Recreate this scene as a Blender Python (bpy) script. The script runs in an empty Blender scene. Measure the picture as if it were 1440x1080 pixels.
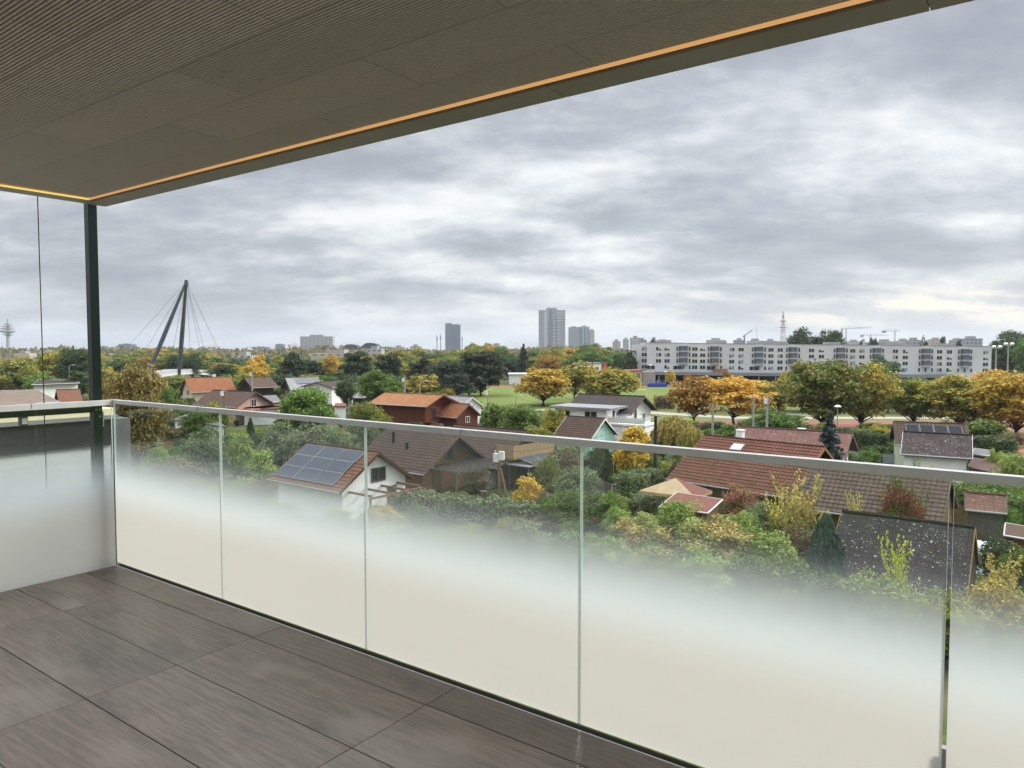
import bpy, math, random
import numpy as np
from mathutils import Vector, Matrix
S = bpy.context.scene
COL = S.collection
R = math.radians
# ------------------------------------------------------------------ camera
CAMZ = 12.0
FPX = 1024.0
PITCH = math.atan(50 / FPX)
cam = bpy.data.cameras.new('camera'); camo = bpy.data.objects.new('camera', cam); COL.objects.link(camo)
camo.location = (0, 0, CAMZ); camo.rotation_euler = (math.pi / 2 - PITCH, 0, 0)
cam.sensor_width = 36; cam.lens = 36 * FPX / 1440; cam.clip_start = 0.05; cam.clip_end = 30000
S.camera = camo
S.view_settings.view_transform = 'Standard'; S.view_settings.look = 'None'
S.view_settings.exposure = 0.75; S.view_settings.gamma = 1.0; S.view_settings.use_curve_mapping = False
S.cycles.max_bounces = 10; S.cycles.transparent_max_bounces = 16; S.cycles.diffuse_bounces = 4
S.cycles.use_denoising = True
SUN_EL, SUN_AZ = 32.0, 62.0           # azimuth clockwise from +Y (the viewing direction)
# ------------------------------------------------------------------ world
wd = bpy.data.worlds.new('World'); S.world = wd; wd.use_nodes = True
nt = wd.node_tree; N = nt.nodes; L = nt.links; N.clear()
def nn(t, **k):
    n = N.new(t)
    for a, b in k.items():
        if a == 'ins':
            for i, v in b.items(): n.inputs[i].default_value = v
        else: setattr(n, a, b)
    return n
def mth(op, a, b=None, c=None, clamp=False):
    n = N.new('ShaderNodeMath'); n.operation = op; n.use_clamp = clamp
    for i, v in enumerate((a, b, c)):
        if v is None: continue
        if isinstance(v, (int, float)): n.inputs[i].default_value = v
        else: L.new(v, n.inputs[i])
    return n.outputs[0]
def mrange(v, a, b, c=0.0, d=1.0, smooth=True):
    n = N.new('ShaderNodeMapRange'); n.interpolation_type = 'SMOOTHSTEP' if smooth else 'LINEAR'
    L.new(v, n.inputs[0])
    for i, x in zip((1, 2, 3, 4), (a, b, c, d)): n.inputs[i].default_value = x
    return n.outputs[0]
def mixc(f, a, b, mode='MIX'):
    n = N.new('ShaderNodeMix'); n.data_type = 'RGBA'; n.blend_type = mode
    for i, v in ((0, f), (6, a), (7, b)):
        if isinstance(v, (int, float)): n.inputs[i].default_value = v
        elif isinstance(v, tuple): n.inputs[i].default_value = v + (1,) if len(v) == 3 else v
        else: L.new(v, n.inputs[i])
    return n.outputs[2]
tc = nn('ShaderNodeTexCoord'); sp = nn('ShaderNodeSeparateXYZ'); L.new(tc.outputs['Generated'], sp.inputs[0])
dx, dy, dz = sp.outputs
zc = mth('ADD', mth('MAXIMUM', dz, 0.0), 0.26)
cx = mth('DIVIDE', dx, zc); cy = mth('DIVIDE', dy, zc)
cb = nn('ShaderNodeCombineXYZ'); L.new(cx, cb.inputs[0]); L.new(cy, cb.inputs[1])
def cloudnoise(scale, off, det=7, rough=.55, dist=.3, sx=1.0):
    mp = nn('ShaderNodeMapping'); mp.inputs['Location'].default_value = off; mp.inputs['Scale'].default_value = (sx, 1, 1)
    mp.inputs['Rotation'].default_value = (0, 0, R(14))
    L.new(cb.outputs[0], mp.inputs[0])
    n = nn('ShaderNodeTexNoise', ins={'Scale': scale, 'Detail': det, 'Roughness': rough, 'Distortion': dist}); L.new(mp.outputs[0], n.inputs['Vector'])
    return n.outputs['Fac']
n1 = cloudnoise(3.2, (3.1, 7.7, 0), 12, .62, .08, .74)
n2 = cloudnoise(0.9, (11.3, 2.2, 4), 2, .5, .1, .8)
def lumps(scale, off):                       # rounded clumps with soft edges
    mp = nn('ShaderNodeMapping'); mp.inputs['Location'].default_value = off; mp.inputs['Scale'].default_value = (.62, 1, 1); L.new(cb.outputs[0], mp.inputs[0])
    w = nn('ShaderNodeTexNoise', ins={'Scale': scale * .9, 'Detail': 6, 'Roughness': .6}); L.new(mp.outputs[0], w.inputs['Vector'])
    ad = nn('ShaderNodeMix', data_type='RGBA', blend_type='ADD'); ad.inputs[0].default_value = .42; L.new(mp.outputs[0], ad.inputs[6]); L.new(w.outputs['Color'], ad.inputs[7])
    v = nn('ShaderNodeTexVoronoi', feature='SMOOTH_F1', ins={'Scale': scale, 'Smoothness': .6}); L.new(ad.outputs[2], v.inputs['Vector'])
    return v.outputs['Distance']
l1 = mrange(lumps(2.4, (5.2, 1.1, 0)), .10, .62)
cv = mth('ADD', mth('ADD', mth('MULTIPLY', n1, .46), mth('MULTIPLY', n2, .30)), mth('MULTIPLY', mth('ADD', mth('MULTIPLY', l1, .5), .25), .24))
rp = nn('ShaderNodeValToRGB'); L.new(cv, rp.inputs[0]); cr = rp.color_ramp
cr.elements[0].position = .40; cr.elements[0].color = (.30, .325, .365, 1)
cr.elements[1].position = .72; cr.elements[1].color = (.95, .955, .94, 1)
for p_, c_ in ((.46, (.37, .392, .428)), (.505, (.44, .465, .50)), (.54, (.545, .568, .597)), (.58, (.69, .71, .722)), (.63, (.87, .88, .875))):
    e = cr.elements.new(p_); e.color = c_ + (1,)
hz = mrange(dz, 0.0, .10, .5, 0.0)
col = mixc(hz, rp.outputs[0], (.60, .635, .69))
# pale breaks low over the right horizon
az = mth('DIVIDE', dx, mth('MAXIMUM', dy, .01))
band = mth('MULTIPLY', mrange(dz, .018, .04), mrange(dz, .085, .045))
brk = mth('MULTIPLY', mth('MULTIPLY', band, mrange(az, -.1, .7)), mrange(n1, .45, .60))
col = mixc(mth('MULTIPLY', brk, 1.0, clamp=True), col, (.98, .88, .70))
zen = mrange(dz, .40, .85, .66, 3.6)
bg2 = nn('ShaderNodeBackground'); L.new(col, bg2.inputs[0]); L.new(zen, bg2.inputs[1])
sky = nn('ShaderNodeTexSky'); sky.sky_type = 'NISHITA'; sky.sun_disc = False
sky.sun_elevation = R(SUN_EL); sky.sun_rotation = R(SUN_AZ)
bg1 = nn('ShaderNodeBackground', ins={'Strength': .1}); L.new(sky.outputs[0], bg1.inputs[0])
mx = nn('ShaderNodeMixShader', ins={0: .92}); L.new(bg1.outputs[0], mx.inputs[1]); L.new(bg2.outputs[0], mx.inputs[2])
wo = nn('ShaderNodeOutputWorld'); L.new(mx.outputs[0], wo.inputs[0])
# ------------------------------------------------------------------ sun behind cloud
sl = bpy.data.lights.new('sun', 'SUN'); so = bpy.data.objects.new('sun', sl); COL.objects.link(so)
sl.energy = 2.0; sl.angle = R(14); sl.color = (1, .94, .85)
sd = Vector((math.sin(R(SUN_AZ)) * math.cos(R(SUN_EL)), math.cos(R(SUN_AZ)) * math.cos(R(SUN_EL)), math.sin(R(SUN_EL))))
so.rotation_euler = (-sd).to_track_quat('-Z', 'Y').to_euler()

# ------------------------------------------------------------------ helpers
def ray(px, py):
    x = (px - 720) / FPX; z = -(py - 540) / FPX
    return Vector((x, math.cos(PITCH) + z * math.sin(PITCH), -math.sin(PITCH) + z * math.cos(PITCH)))
def onz(px, py, z=0.0):
    r = ray(px, py); return Vector((0, 0, CAMZ)) + r * ((z - CAMZ) / r.z)
def ony(px, py, Y):
    r = ray(px, py); return Vector((0, 0, CAMZ)) + r * (Y / r.y)

def tag(o, label=None, cat=None, group=None, kind=None):
    if label: o['label'] = label
    if cat: o['category'] = cat
    if group: o['group'] = group
    if kind: o['kind'] = kind
    return o
def empty(name, loc=(0, 0, 0), rz=0.0, label=None, cat=None, group=None):
    o = bpy.data.objects.new(name, None); o.empty_display_size = .3; COL.objects.link(o)
    o.location = loc; o.rotation_euler = (0, 0, rz)
    return tag(o, label, cat, group)
class MB:
    def __init__(s): s.v = []; s.f = []; s.uv = []; s.mi = []
    def add(s, vs, fs, uvs=None, mi=0):
        o = len(s.v); s.v += [tuple(x) for x in vs]
        for k, f in enumerate(fs):
            s.f.append(tuple(i + o for i in f)); s.mi.append(mi)
            s.uv.append(uvs[k] if uvs else [(0, 0)] * len(f))
        return s
    def box(s, c, d, rz=0.0, mi=0, M=None):
        x, y, z = d[0] / 2, d[1] / 2, d[2] / 2
        vs = [Vector(p) for p in ((-x, -y, -z), (x, -y, -z), (x, y, -z), (-x, y, -z), (-x, -y, z), (x, -y, z), (x, y, z), (-x, y, z))]
        m = M if M is not None else Matrix.Translation(c) @ Matrix.Rotation(rz, 4, 'Z')
        fs = ((0, 3, 2, 1), (4, 5, 6, 7), (0, 1, 5, 4), (1, 2, 6, 5), (2, 3, 7, 6), (3, 0, 4, 7))
        dims = ((d[0], d[1]),) * 2 + ((d[0], d[2]), (d[1], d[2])) * 2
        uvs = [[(0, 0), (a, 0), (a, b), (0, b)] for a, b in dims]
        return s.add([m @ p for p in vs], fs, uvs, mi)
    def bx(s, x0, x1, y0, y1, z0, z1, mi=0): return s.box(((x0 + x1) / 2, (y0 + y1) / 2, (z0 + z1) / 2), (x1 - x0, y1 - y0, z1 - z0), 0, mi)
    def quad(s, a, b, c, d, uv=None, mi=0):
        a, b, c, d = map(Vector, (a, b, c, d)); w = (b - a).length; h = (d - a).length
        return s.add((a, b, c, d), ((0, 1, 2, 3),), [uv or [(0, 0), (w, 0), (w, h), (0, h)]], mi)
    def prism(s, poly, z0, z1, mi=0):
        n = len(poly); vs = [(x, y, z0) for x, y in poly] + [(x, y, z1) for x, y in poly]
        fs = [tuple(reversed(range(n))), tuple(range(n, 2 * n))] + [(i, (i + 1) % n, n + (i + 1) % n, n + i) for i in range(n)]
        return s.add(vs, fs, None, mi)
    def extr(s, poly, d, mi=0):              # polygon (3D points) extruded along vector d
        n = len(poly); d = Vector(d); vs = [Vector(p) for p in poly] + [Vector(p) + d for p in poly]
        fs = [tuple(reversed(range(n))), tuple(range(n, 2 * n))] + [(i, (i + 1) % n, n + (i + 1) % n, n + i) for i in range(n)]
        return s.add(vs, fs, None, mi)
    def tube(s, pts, rad, n=8, mi=0):
        pts = [Vector(p) for p in pts]; rad = rad if isinstance(rad, (list, tuple)) else [rad] * len(pts)
        rings = []; vs = []
        for i, p in enumerate(pts):
            t = (pts[min(i + 1, len(pts) - 1)] - pts[max(i - 1, 0)]).normalized()
            a = t.cross(Vector((0, 0, 1)) if abs(t.z) < .95 else Vector((1, 0, 0))).normalized(); b = t.cross(a)
            for k in range(n):
                q = 2 * math.pi * k / n; vs.append(p + (a * math.cos(q) + b * math.sin(q)) * rad[i])
        fs = []
        for i in range(len(pts) - 1):
            for k in range(n): fs.append((i * n + k, i * n + (k + 1) % n, (i + 1) * n + (k + 1) % n, (i + 1) * n + k))
        fs += [tuple(reversed(range(n))), tuple(range((len(pts) - 1) * n, len(pts) * n))]
        return s.add(vs, fs, None, mi)
    def lathe(s, prof, c=(0, 0, 0), n=16, mi=0):
        return s.tube([(c[0], c[1], c[2] + z) for r, z in prof], [max(r, .001) for r, z in prof], n, mi)
    def mesh(s, name, mats, smooth=False):
        me = bpy.data.meshes.new(name); me.from_pydata(s.v, [], s.f)
        for m in (mats if isinstance(mats, (list, tuple)) else [mats]): me.materials.append(m)
        uvl = me.uv_layers.new(name='UVMap'); flat = [c for f in s.uv for p in f for c in p]
        uvl.data.foreach_set('uv', flat); me.polygons.foreach_set('material_index', s.mi)
        if smooth: me.polygons.foreach_set('use_smooth', [True] * len(s.f))
        me.update(); return me
    def build(s, name, mats, parent=None, loc=None, rz=None, smooth=False):
        o = bpy.data.objects.new(name, s.mesh(name, mats, smooth)); COL.objects.link(o)
        if parent: o.parent = parent
        if loc is not None: o.location = loc
        if rz is not None: o.rotation_euler = (0, 0, rz)
        return o
def link(name, me, parent=None, loc=(0, 0, 0), rz=0.0, scale=(1, 1, 1)):
    o = bpy.data.objects.new(name, me); COL.objects.link(o); o.location = loc; o.rotation_euler = (0, 0, rz); o.scale = scale
    if parent: o.parent = parent
    return o
def tree_kids(o): return [c for c in COL.objects if c.parent == o]
def copy_thing(o, loc, rz=0.0, label=None, parent=None, kids=None):
    c = o.copy(); COL.objects.link(c)
    if parent is None:
        c.location = loc; c.rotation_euler = (0, 0, rz)
        if label: c['label'] = label
    else: c.parent = parent
    for k in tree_kids(o): copy_thing(k, None, parent=c)
    return c

# ------------------------------------------------------------------ materials
class NT:
    def __init__(s, name):
        s.m = bpy.data.materials.new(name); s.m.use_nodes = True; s.t = s.m.node_tree; s.t.nodes.clear()
        s.out = s.t.nodes.new('ShaderNodeOutputMaterial')
    def n(s, t, ins=None, **k):
        x = s.t.nodes.new(t)
        for a, b in k.items(): setattr(x, a, b)
        for i, v in (ins or {}).items(): s.i(x, i, v)
        return x
    def i(s, x, i, v):
        if hasattr(v, 'is_output'): s.t.links.new(v, x.inputs[i])
        elif isinstance(v, tuple) and len(v) == 3 and x.inputs[i].type == 'RGBA': x.inputs[i].default_value = v + (1,)
        else: x.inputs[i].default_value = v
    def math(s, op, a, b=0.0, clamp=False):
        x = s.n('ShaderNodeMath', {0: a, 1: b}, operation=op); x.use_clamp = clamp; return x.outputs[0]
    def mix(s, f, a, b, mode='MIX'):
        x = s.n('ShaderNodeMix', data_type='RGBA', blend_type=mode)
        s.i(x, 0, f); s.i(x, 6, a); s.i(x, 7, b); return x.outputs[2]
    def mr(s, v, a, b, c=0.0, d=1.0):
        return s.n('ShaderNodeMapRange', {0: v, 1: a, 2: b, 3: c, 4: d}, interpolation_type='SMOOTHSTEP').outputs[0]
    def noise(s, vec, scale, det=4, rough=.55, dist=0.0):
        x = s.n('ShaderNodeTexNoise', {'Scale': scale, 'Detail': det, 'Roughness': rough, 'Distortion': dist})
        if vec is not None: s.i(x, 'Vector', vec)
        return x.outputs['Fac']
    def obj(s): return s.n('ShaderNodeTexCoord').outputs['Object']
    def uv(s): return s.n('ShaderNodeTexCoord').outputs['UV']
    def mapping(s, v, sc=(1, 1, 1), rot=(0, 0, 0), loc=(0, 0, 0)):
        return s.n('ShaderNodeMapping', {0: v, 1: loc, 2: rot, 3: sc}).outputs[0]
    def bump(s, h, strength=.3, dist=.02):
        return s.n('ShaderNodeBump', {'Height': h, 'Strength': strength, 'Distance': dist}).outputs[0]
    def bsdf(s, col, rough=.7, spec=.3, metal=0.0, normal=None):
        x = s.n('ShaderNodeBsdfPrincipled', {'Base Color': col, 'Roughness': rough, 'Metallic': metal, 'Specular IOR Level': spec})
        if normal is not None: s.i(x, 'Normal', normal)
        s.t.links.new(x.outputs[0], s.out.inputs[0]); return x
def mnoise(name, c1, c2=None, scale=3.0, rough=.75, bump=0.0, spec=.25, metal=0.0, stretch=(1, 1, 1)):
    t = NT(name); c2 = c2 or tuple(x * .78 for x in c1)
    f = t.mr(t.noise(t.mapping(t.obj(), stretch), scale, 6, .6), .3, .7)
    t.bsdf(t.mix(f, c1, c2), rough, spec, metal, t.bump(f, bump) if bump else None); return t.m
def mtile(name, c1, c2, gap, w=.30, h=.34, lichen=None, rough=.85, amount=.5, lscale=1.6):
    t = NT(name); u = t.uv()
    b = t.n('ShaderNodeTexBrick', {'Vector': u, 'Color1': c1, 'Color2': c2, 'Mortar': gap, 'Scale': 1.0, 'Mortar Size': .022, 'Mortar Smooth': .4, 'Bias': 0.0, 'Brick Width': w, 'Row Height': h})  # dark joint lines also stand in for shade under the tile overlaps
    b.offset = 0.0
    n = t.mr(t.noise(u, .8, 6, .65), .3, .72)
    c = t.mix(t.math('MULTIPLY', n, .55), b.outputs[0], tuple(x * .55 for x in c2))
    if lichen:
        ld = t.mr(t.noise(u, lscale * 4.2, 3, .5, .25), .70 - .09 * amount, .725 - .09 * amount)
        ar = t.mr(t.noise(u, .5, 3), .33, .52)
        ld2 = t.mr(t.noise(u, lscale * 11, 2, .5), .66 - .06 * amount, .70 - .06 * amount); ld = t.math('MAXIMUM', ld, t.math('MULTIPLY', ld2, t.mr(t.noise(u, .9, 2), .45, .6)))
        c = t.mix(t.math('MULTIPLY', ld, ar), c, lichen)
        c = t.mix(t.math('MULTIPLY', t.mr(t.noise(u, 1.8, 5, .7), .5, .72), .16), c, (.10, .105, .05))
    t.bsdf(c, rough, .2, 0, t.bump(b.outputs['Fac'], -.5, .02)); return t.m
def mplank(name, c1, c2, w=.14, vert=False, rough=.75):
    t = NT(name); u = t.obj(); s_ = t.n('ShaderNodeSeparateXYZ', {0: u})
    k = t.math('ADD', s_.outputs[0], s_.outputs[1]) if vert else s_.outputs[2]
    fr = t.math('FRACT', t.math('DIVIDE', k, w)); line = t.mr(fr, .0, .12, 1, 0)
    g = t.noise(t.mapping(u, (8, 8, 1) if vert else (1, 1, 12)), 2.0, 5, .6)
    c = t.mix(t.mr(g, .3, .7), c1, c2); c = t.mix(t.math('MULTIPLY', line, .75), c, tuple(x * .3 for x in c2))
    t.bsdf(c, rough, .2, 0, t.bump(line, -.6, .01)); return t.m
def mplain(name, c, rough=.5, spec=.4, metal=0.0):
    t = NT(name); n = t.noise(t.obj(), 6.0, 4)
    t.bsdf(t.mix(t.mr(n, .3, .7), c, tuple(x * .88 for x in c)), rough, spec, metal); return t.m
def memit(name, c, st):
    t = NT(name); e = t.n('ShaderNodeEmission', {0: c, 1: st}); t.t.links.new(e.outputs[0], t.out.inputs[0]); return t.m
M = dict(
    white=mnoise('white_plaster', (.86, .86, .84), (.76, .76, .73), 1.2, .8), cream=mnoise('cream_plaster', (.62, .55, .40), (.55, .48, .35), 1.2, .8),
    pink=mnoise('pink_plaster', (.62, .42, .34), None, 1.2), mint=mnoise('mint_plaster', (.42, .68, .58), None, 1.2), palegreen=mnoise('pale_green_plaster', (.55, .62, .45), None, 1.2),
    timber=mplank('brown_timber', (.21, .13, .07), (.13, .08, .045)), darktimber=mplank('dark_timber', (.045, .03, .022), (.028, .02, .015)), redlog=mplank('red_log', (.15, .045, .024), (.095, .028, .016), .18),
    honey=mplank('honey_timber', (.34, .19, .08), (.22, .12, .05), .08, True), greyboard=mplank('grey_boards', (.16, .14, .125), (.10, .09, .08), .14, True), bamboo=mplank('bamboo_screen', (.40, .29, .15), (.28, .19, .10), .05, True),
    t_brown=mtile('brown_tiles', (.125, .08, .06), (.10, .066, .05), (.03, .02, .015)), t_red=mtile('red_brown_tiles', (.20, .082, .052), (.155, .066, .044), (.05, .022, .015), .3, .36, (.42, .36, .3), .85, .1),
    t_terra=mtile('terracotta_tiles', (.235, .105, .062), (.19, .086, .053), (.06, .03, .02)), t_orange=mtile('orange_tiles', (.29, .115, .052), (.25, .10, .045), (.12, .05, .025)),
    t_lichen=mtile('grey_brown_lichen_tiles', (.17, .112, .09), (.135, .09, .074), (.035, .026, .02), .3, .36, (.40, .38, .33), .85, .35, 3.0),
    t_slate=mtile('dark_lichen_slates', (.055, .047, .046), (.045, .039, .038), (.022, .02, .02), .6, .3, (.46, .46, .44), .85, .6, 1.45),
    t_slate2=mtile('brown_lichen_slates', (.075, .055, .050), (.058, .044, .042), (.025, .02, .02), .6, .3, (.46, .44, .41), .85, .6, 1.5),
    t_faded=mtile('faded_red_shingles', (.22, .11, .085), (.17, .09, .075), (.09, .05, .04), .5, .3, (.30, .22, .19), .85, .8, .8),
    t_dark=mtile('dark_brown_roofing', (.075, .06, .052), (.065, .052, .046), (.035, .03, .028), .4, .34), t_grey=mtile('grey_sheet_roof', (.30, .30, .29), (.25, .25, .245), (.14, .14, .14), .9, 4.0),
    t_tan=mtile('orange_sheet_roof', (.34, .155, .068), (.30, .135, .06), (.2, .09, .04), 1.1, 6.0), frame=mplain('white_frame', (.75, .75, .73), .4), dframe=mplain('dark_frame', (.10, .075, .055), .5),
    pane=mplain('window_pane', (.018, .022, .026), .08, .6), paneblue=mplain('bay_pane', (.055, .068, .085), .12, .6), dark=mplain('dark_void', (.010, .009, .008), .9, .03), metal=mplain('grey_metal', (.42, .42, .42), .4, .5, .6),
    zinc=mplain('zinc', (.30, .31, .32), .45, .5, .4), concrete=mnoise('concrete', (.36, .35, .33), (.27, .26, .25), 2.0, .85, .1), pole=mnoise('old_pole_wood', (.22, .155, .09), (.14, .10, .06), 4, .85, .2, stretch=(6, 6, .5)),
    darkpole=mnoise('tarred_pole_wood', (.045, .036, .03), None, 4, .85, .2, stretch=(6, 6, .5)), bark=mnoise('bark', (.075, .058, .045), (.045, .035, .028), 5, .9, .4, stretch=(3, 3, .6)), black=mplain('black_cable', (.015, .015, .015), .6),
    gravel=mnoise('brown_gravel', (.20, .15, .115), (.13, .10, .08), .9, .95, .2), red=mnoise('red_felt_roof', (.20, .075, .058), (.16, .06, .048), 1.5, .85), awning=mnoise('cream_awning', (.55, .40, .24), None, 1.5), pvc=mplain('white_sheet', (.82, .82, .80), .5), blue=mplain('blue_mat', (.03, .06, .33), .6),
)
# ------------------------------------------------------------------ foliage materials and prototypes
def leafmat(name, trans=.3, rough=.6):
    t = NT(name)
    oi = t.n('ShaderNodeObjectInfo'); at = t.n('ShaderNodeAttribute', attribute_type='OBJECT', attribute_name='tint')
    geo = t.n('ShaderNodeNewGeometry')
    loc = t.n('ShaderNodeVectorMath', {0: geo.outputs['Position']}, operation='SCALE'); loc.inputs['Scale'].default_value = 1.0
    f = t.mr(t.noise(loc.outputs[0], .55, 3, .6), .38, .62)
    c = t.mix(f, oi.outputs['Color'], at.outputs['Color'])
    rv = t.n('ShaderNodeMapRange', {0: geo.outputs['Random Per Island'], 1: 0, 2: 1, 3: .8, 4: 2.35}).outputs[0]
    v = t.n('ShaderNodeHueSaturation', {'Color': c, 'Value': rv, 'Saturation': 1.0})
    d = t.n('ShaderNodeBsdfPrincipled', {'Base Color': v.outputs[0], 'Roughness': rough, 'Specular IOR Level': .25})
    tr = t.n('ShaderNodeBsdfTranslucent', {0: v.outputs[0]})
    m = t.n('ShaderNodeMixShader', {0: trans, 1: d.outputs[0], 2: tr.outputs[0]}); t.t.links.new(m.outputs[0], t.out.inputs[0]); return t.m
LEAF = leafmat('leaves')
def leafmesh(name, P, Nn, size, rs, asp=1.5, up=None, flat=.9):
    """P (n,3) positions, Nn (n,3) facing normals, size (n,), one rhombus leaf clump each"""
    n = len(P); r = rs.normal(size=(n, 3)) if up is None else up + rs.normal(size=(n, 3)) * .25
    Nn = Nn / np.maximum(np.linalg.norm(Nn, axis=1, keepdims=True), 1e-6)
    a = r - Nn * np.sum(r * Nn, axis=1, keepdims=True); a /= np.maximum(np.linalg.norm(a, axis=1, keepdims=True), 1e-6)
    b = np.cross(Nn, a); s = size[:, None]
    V = np.empty((n, 4, 3)); V[:, 0] = P - a * s * asp * .5; V[:, 1] = P + b * s * .5 + Nn * s * .12; V[:, 2] = P + a * s * asp * .5; V[:, 3] = P - b * s * .5 + Nn * s * .12
    me = bpy.data.meshes.new(name); me.vertices.add(4 * n); me.vertices.foreach_set('co', V.reshape(-1))
    me.loops.add(4 * n); me.loops.foreach_set('vertex_index', np.arange(4 * n, dtype=np.int32))
    me.polygons.add(n); me.polygons.foreach_set('loop_start', np.arange(0, 4 * n, 4, dtype=np.int32)); me.polygons.foreach_set('loop_total', np.full(n, 4, dtype=np.int32))
    me.materials.append(LEAF); me.update(); me.validate(); return me
def unit(rs, n):
    v = rs.normal(size=(n, 3)); return v / np.linalg.norm(v, axis=1, keepdims=True)
def cluster_crown(seed, K, per, leaf, cr=(.10, .19), shell=.5, flatten=.8, egg=0.0, bottom=0.12, asp=1.5):
    rs = np.random.RandomState(seed); P = []; Q = []; Z = []; C = []
    for k in range(K):
        d = unit(rs, 1)[0]; rr = (shell + (1 - shell) * rs.rand()) * .5 if k > K * .25 else rs.rand() * .3
        c = d * rr; c[2] = c[2] + .5
        if c[2] < bottom: c[2] = bottom + rs.rand() * .12
        w = 1.0 - egg * (c[2] - .35) if c[2] > .35 else 1.0
        c[0] *= w; c[1] *= w; c[:2] *= (1 - cr[0] * 1.3)
        c[2] = .06 + c[2] * .86
        r = rs.uniform(*cr); C.append(c)
        m = int(per * (r / cr[1]) ** 1.6); dd = unit(rs, m); dd[:, 2] = np.where(dd[:, 2] < -.35, -dd[:, 2] * .6, dd[:, 2])
        rad = r * (0.55 + .5 * rs.rand(m) ** .6)[:, None] * (1 + .25 * rs.normal(size=(m, 1)) * .5)
        p = c + dd * rad * np.array([1, 1, flatten])
        P.append(p); Q.append(dd * .8 + rs.normal(size=(m, 3)) * .55 + np.array([0, 0, .35])); Z.append(leaf * rs.uniform(.6, 1.35, m))
    return leafmesh('crown', np.concatenate(P), np.concatenate(Q), np.concatenate(Z), rs, asp), C
def trunk_mesh(seed, C, tf, h=1.0, r=.03, n=14):
    """trunk in units of total height 1 (crown occupies tf..1); limb ends at some crown cluster centres; horizontal unit = crown width"""
    rs = np.random.RandomState(seed + 99); mb = MB()
    top = tf + (1 - tf) * .6
    pts = [(0, 0, -.02), (.004, .0, tf * .5), (-.004, .006, tf), (.012, -.01, top)]
    mb.tube(pts, [r * 1.35, r, r * .85, r * .25], 8)
    idx = rs.permutation(len(C))[:n]
    for k in idx:
        c = C[k]; z0 = tf * (.8 + .5 * rs.rand()); e = Vector((c[0], c[1], tf + (1 - tf) * c[2])); s0 = Vector((0, 0, min(z0, e.z - .03)))
        mid = s0.lerp(e, .5) + Vector((rs.normal() * .02, rs.normal() * .02, -.02))
        mb.tube([s0, mid, e], [r * .5, r * .3, r * .1], 5)
    return mb.mesh('trunk', M['bark'], True)
PROTO = {}
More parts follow.
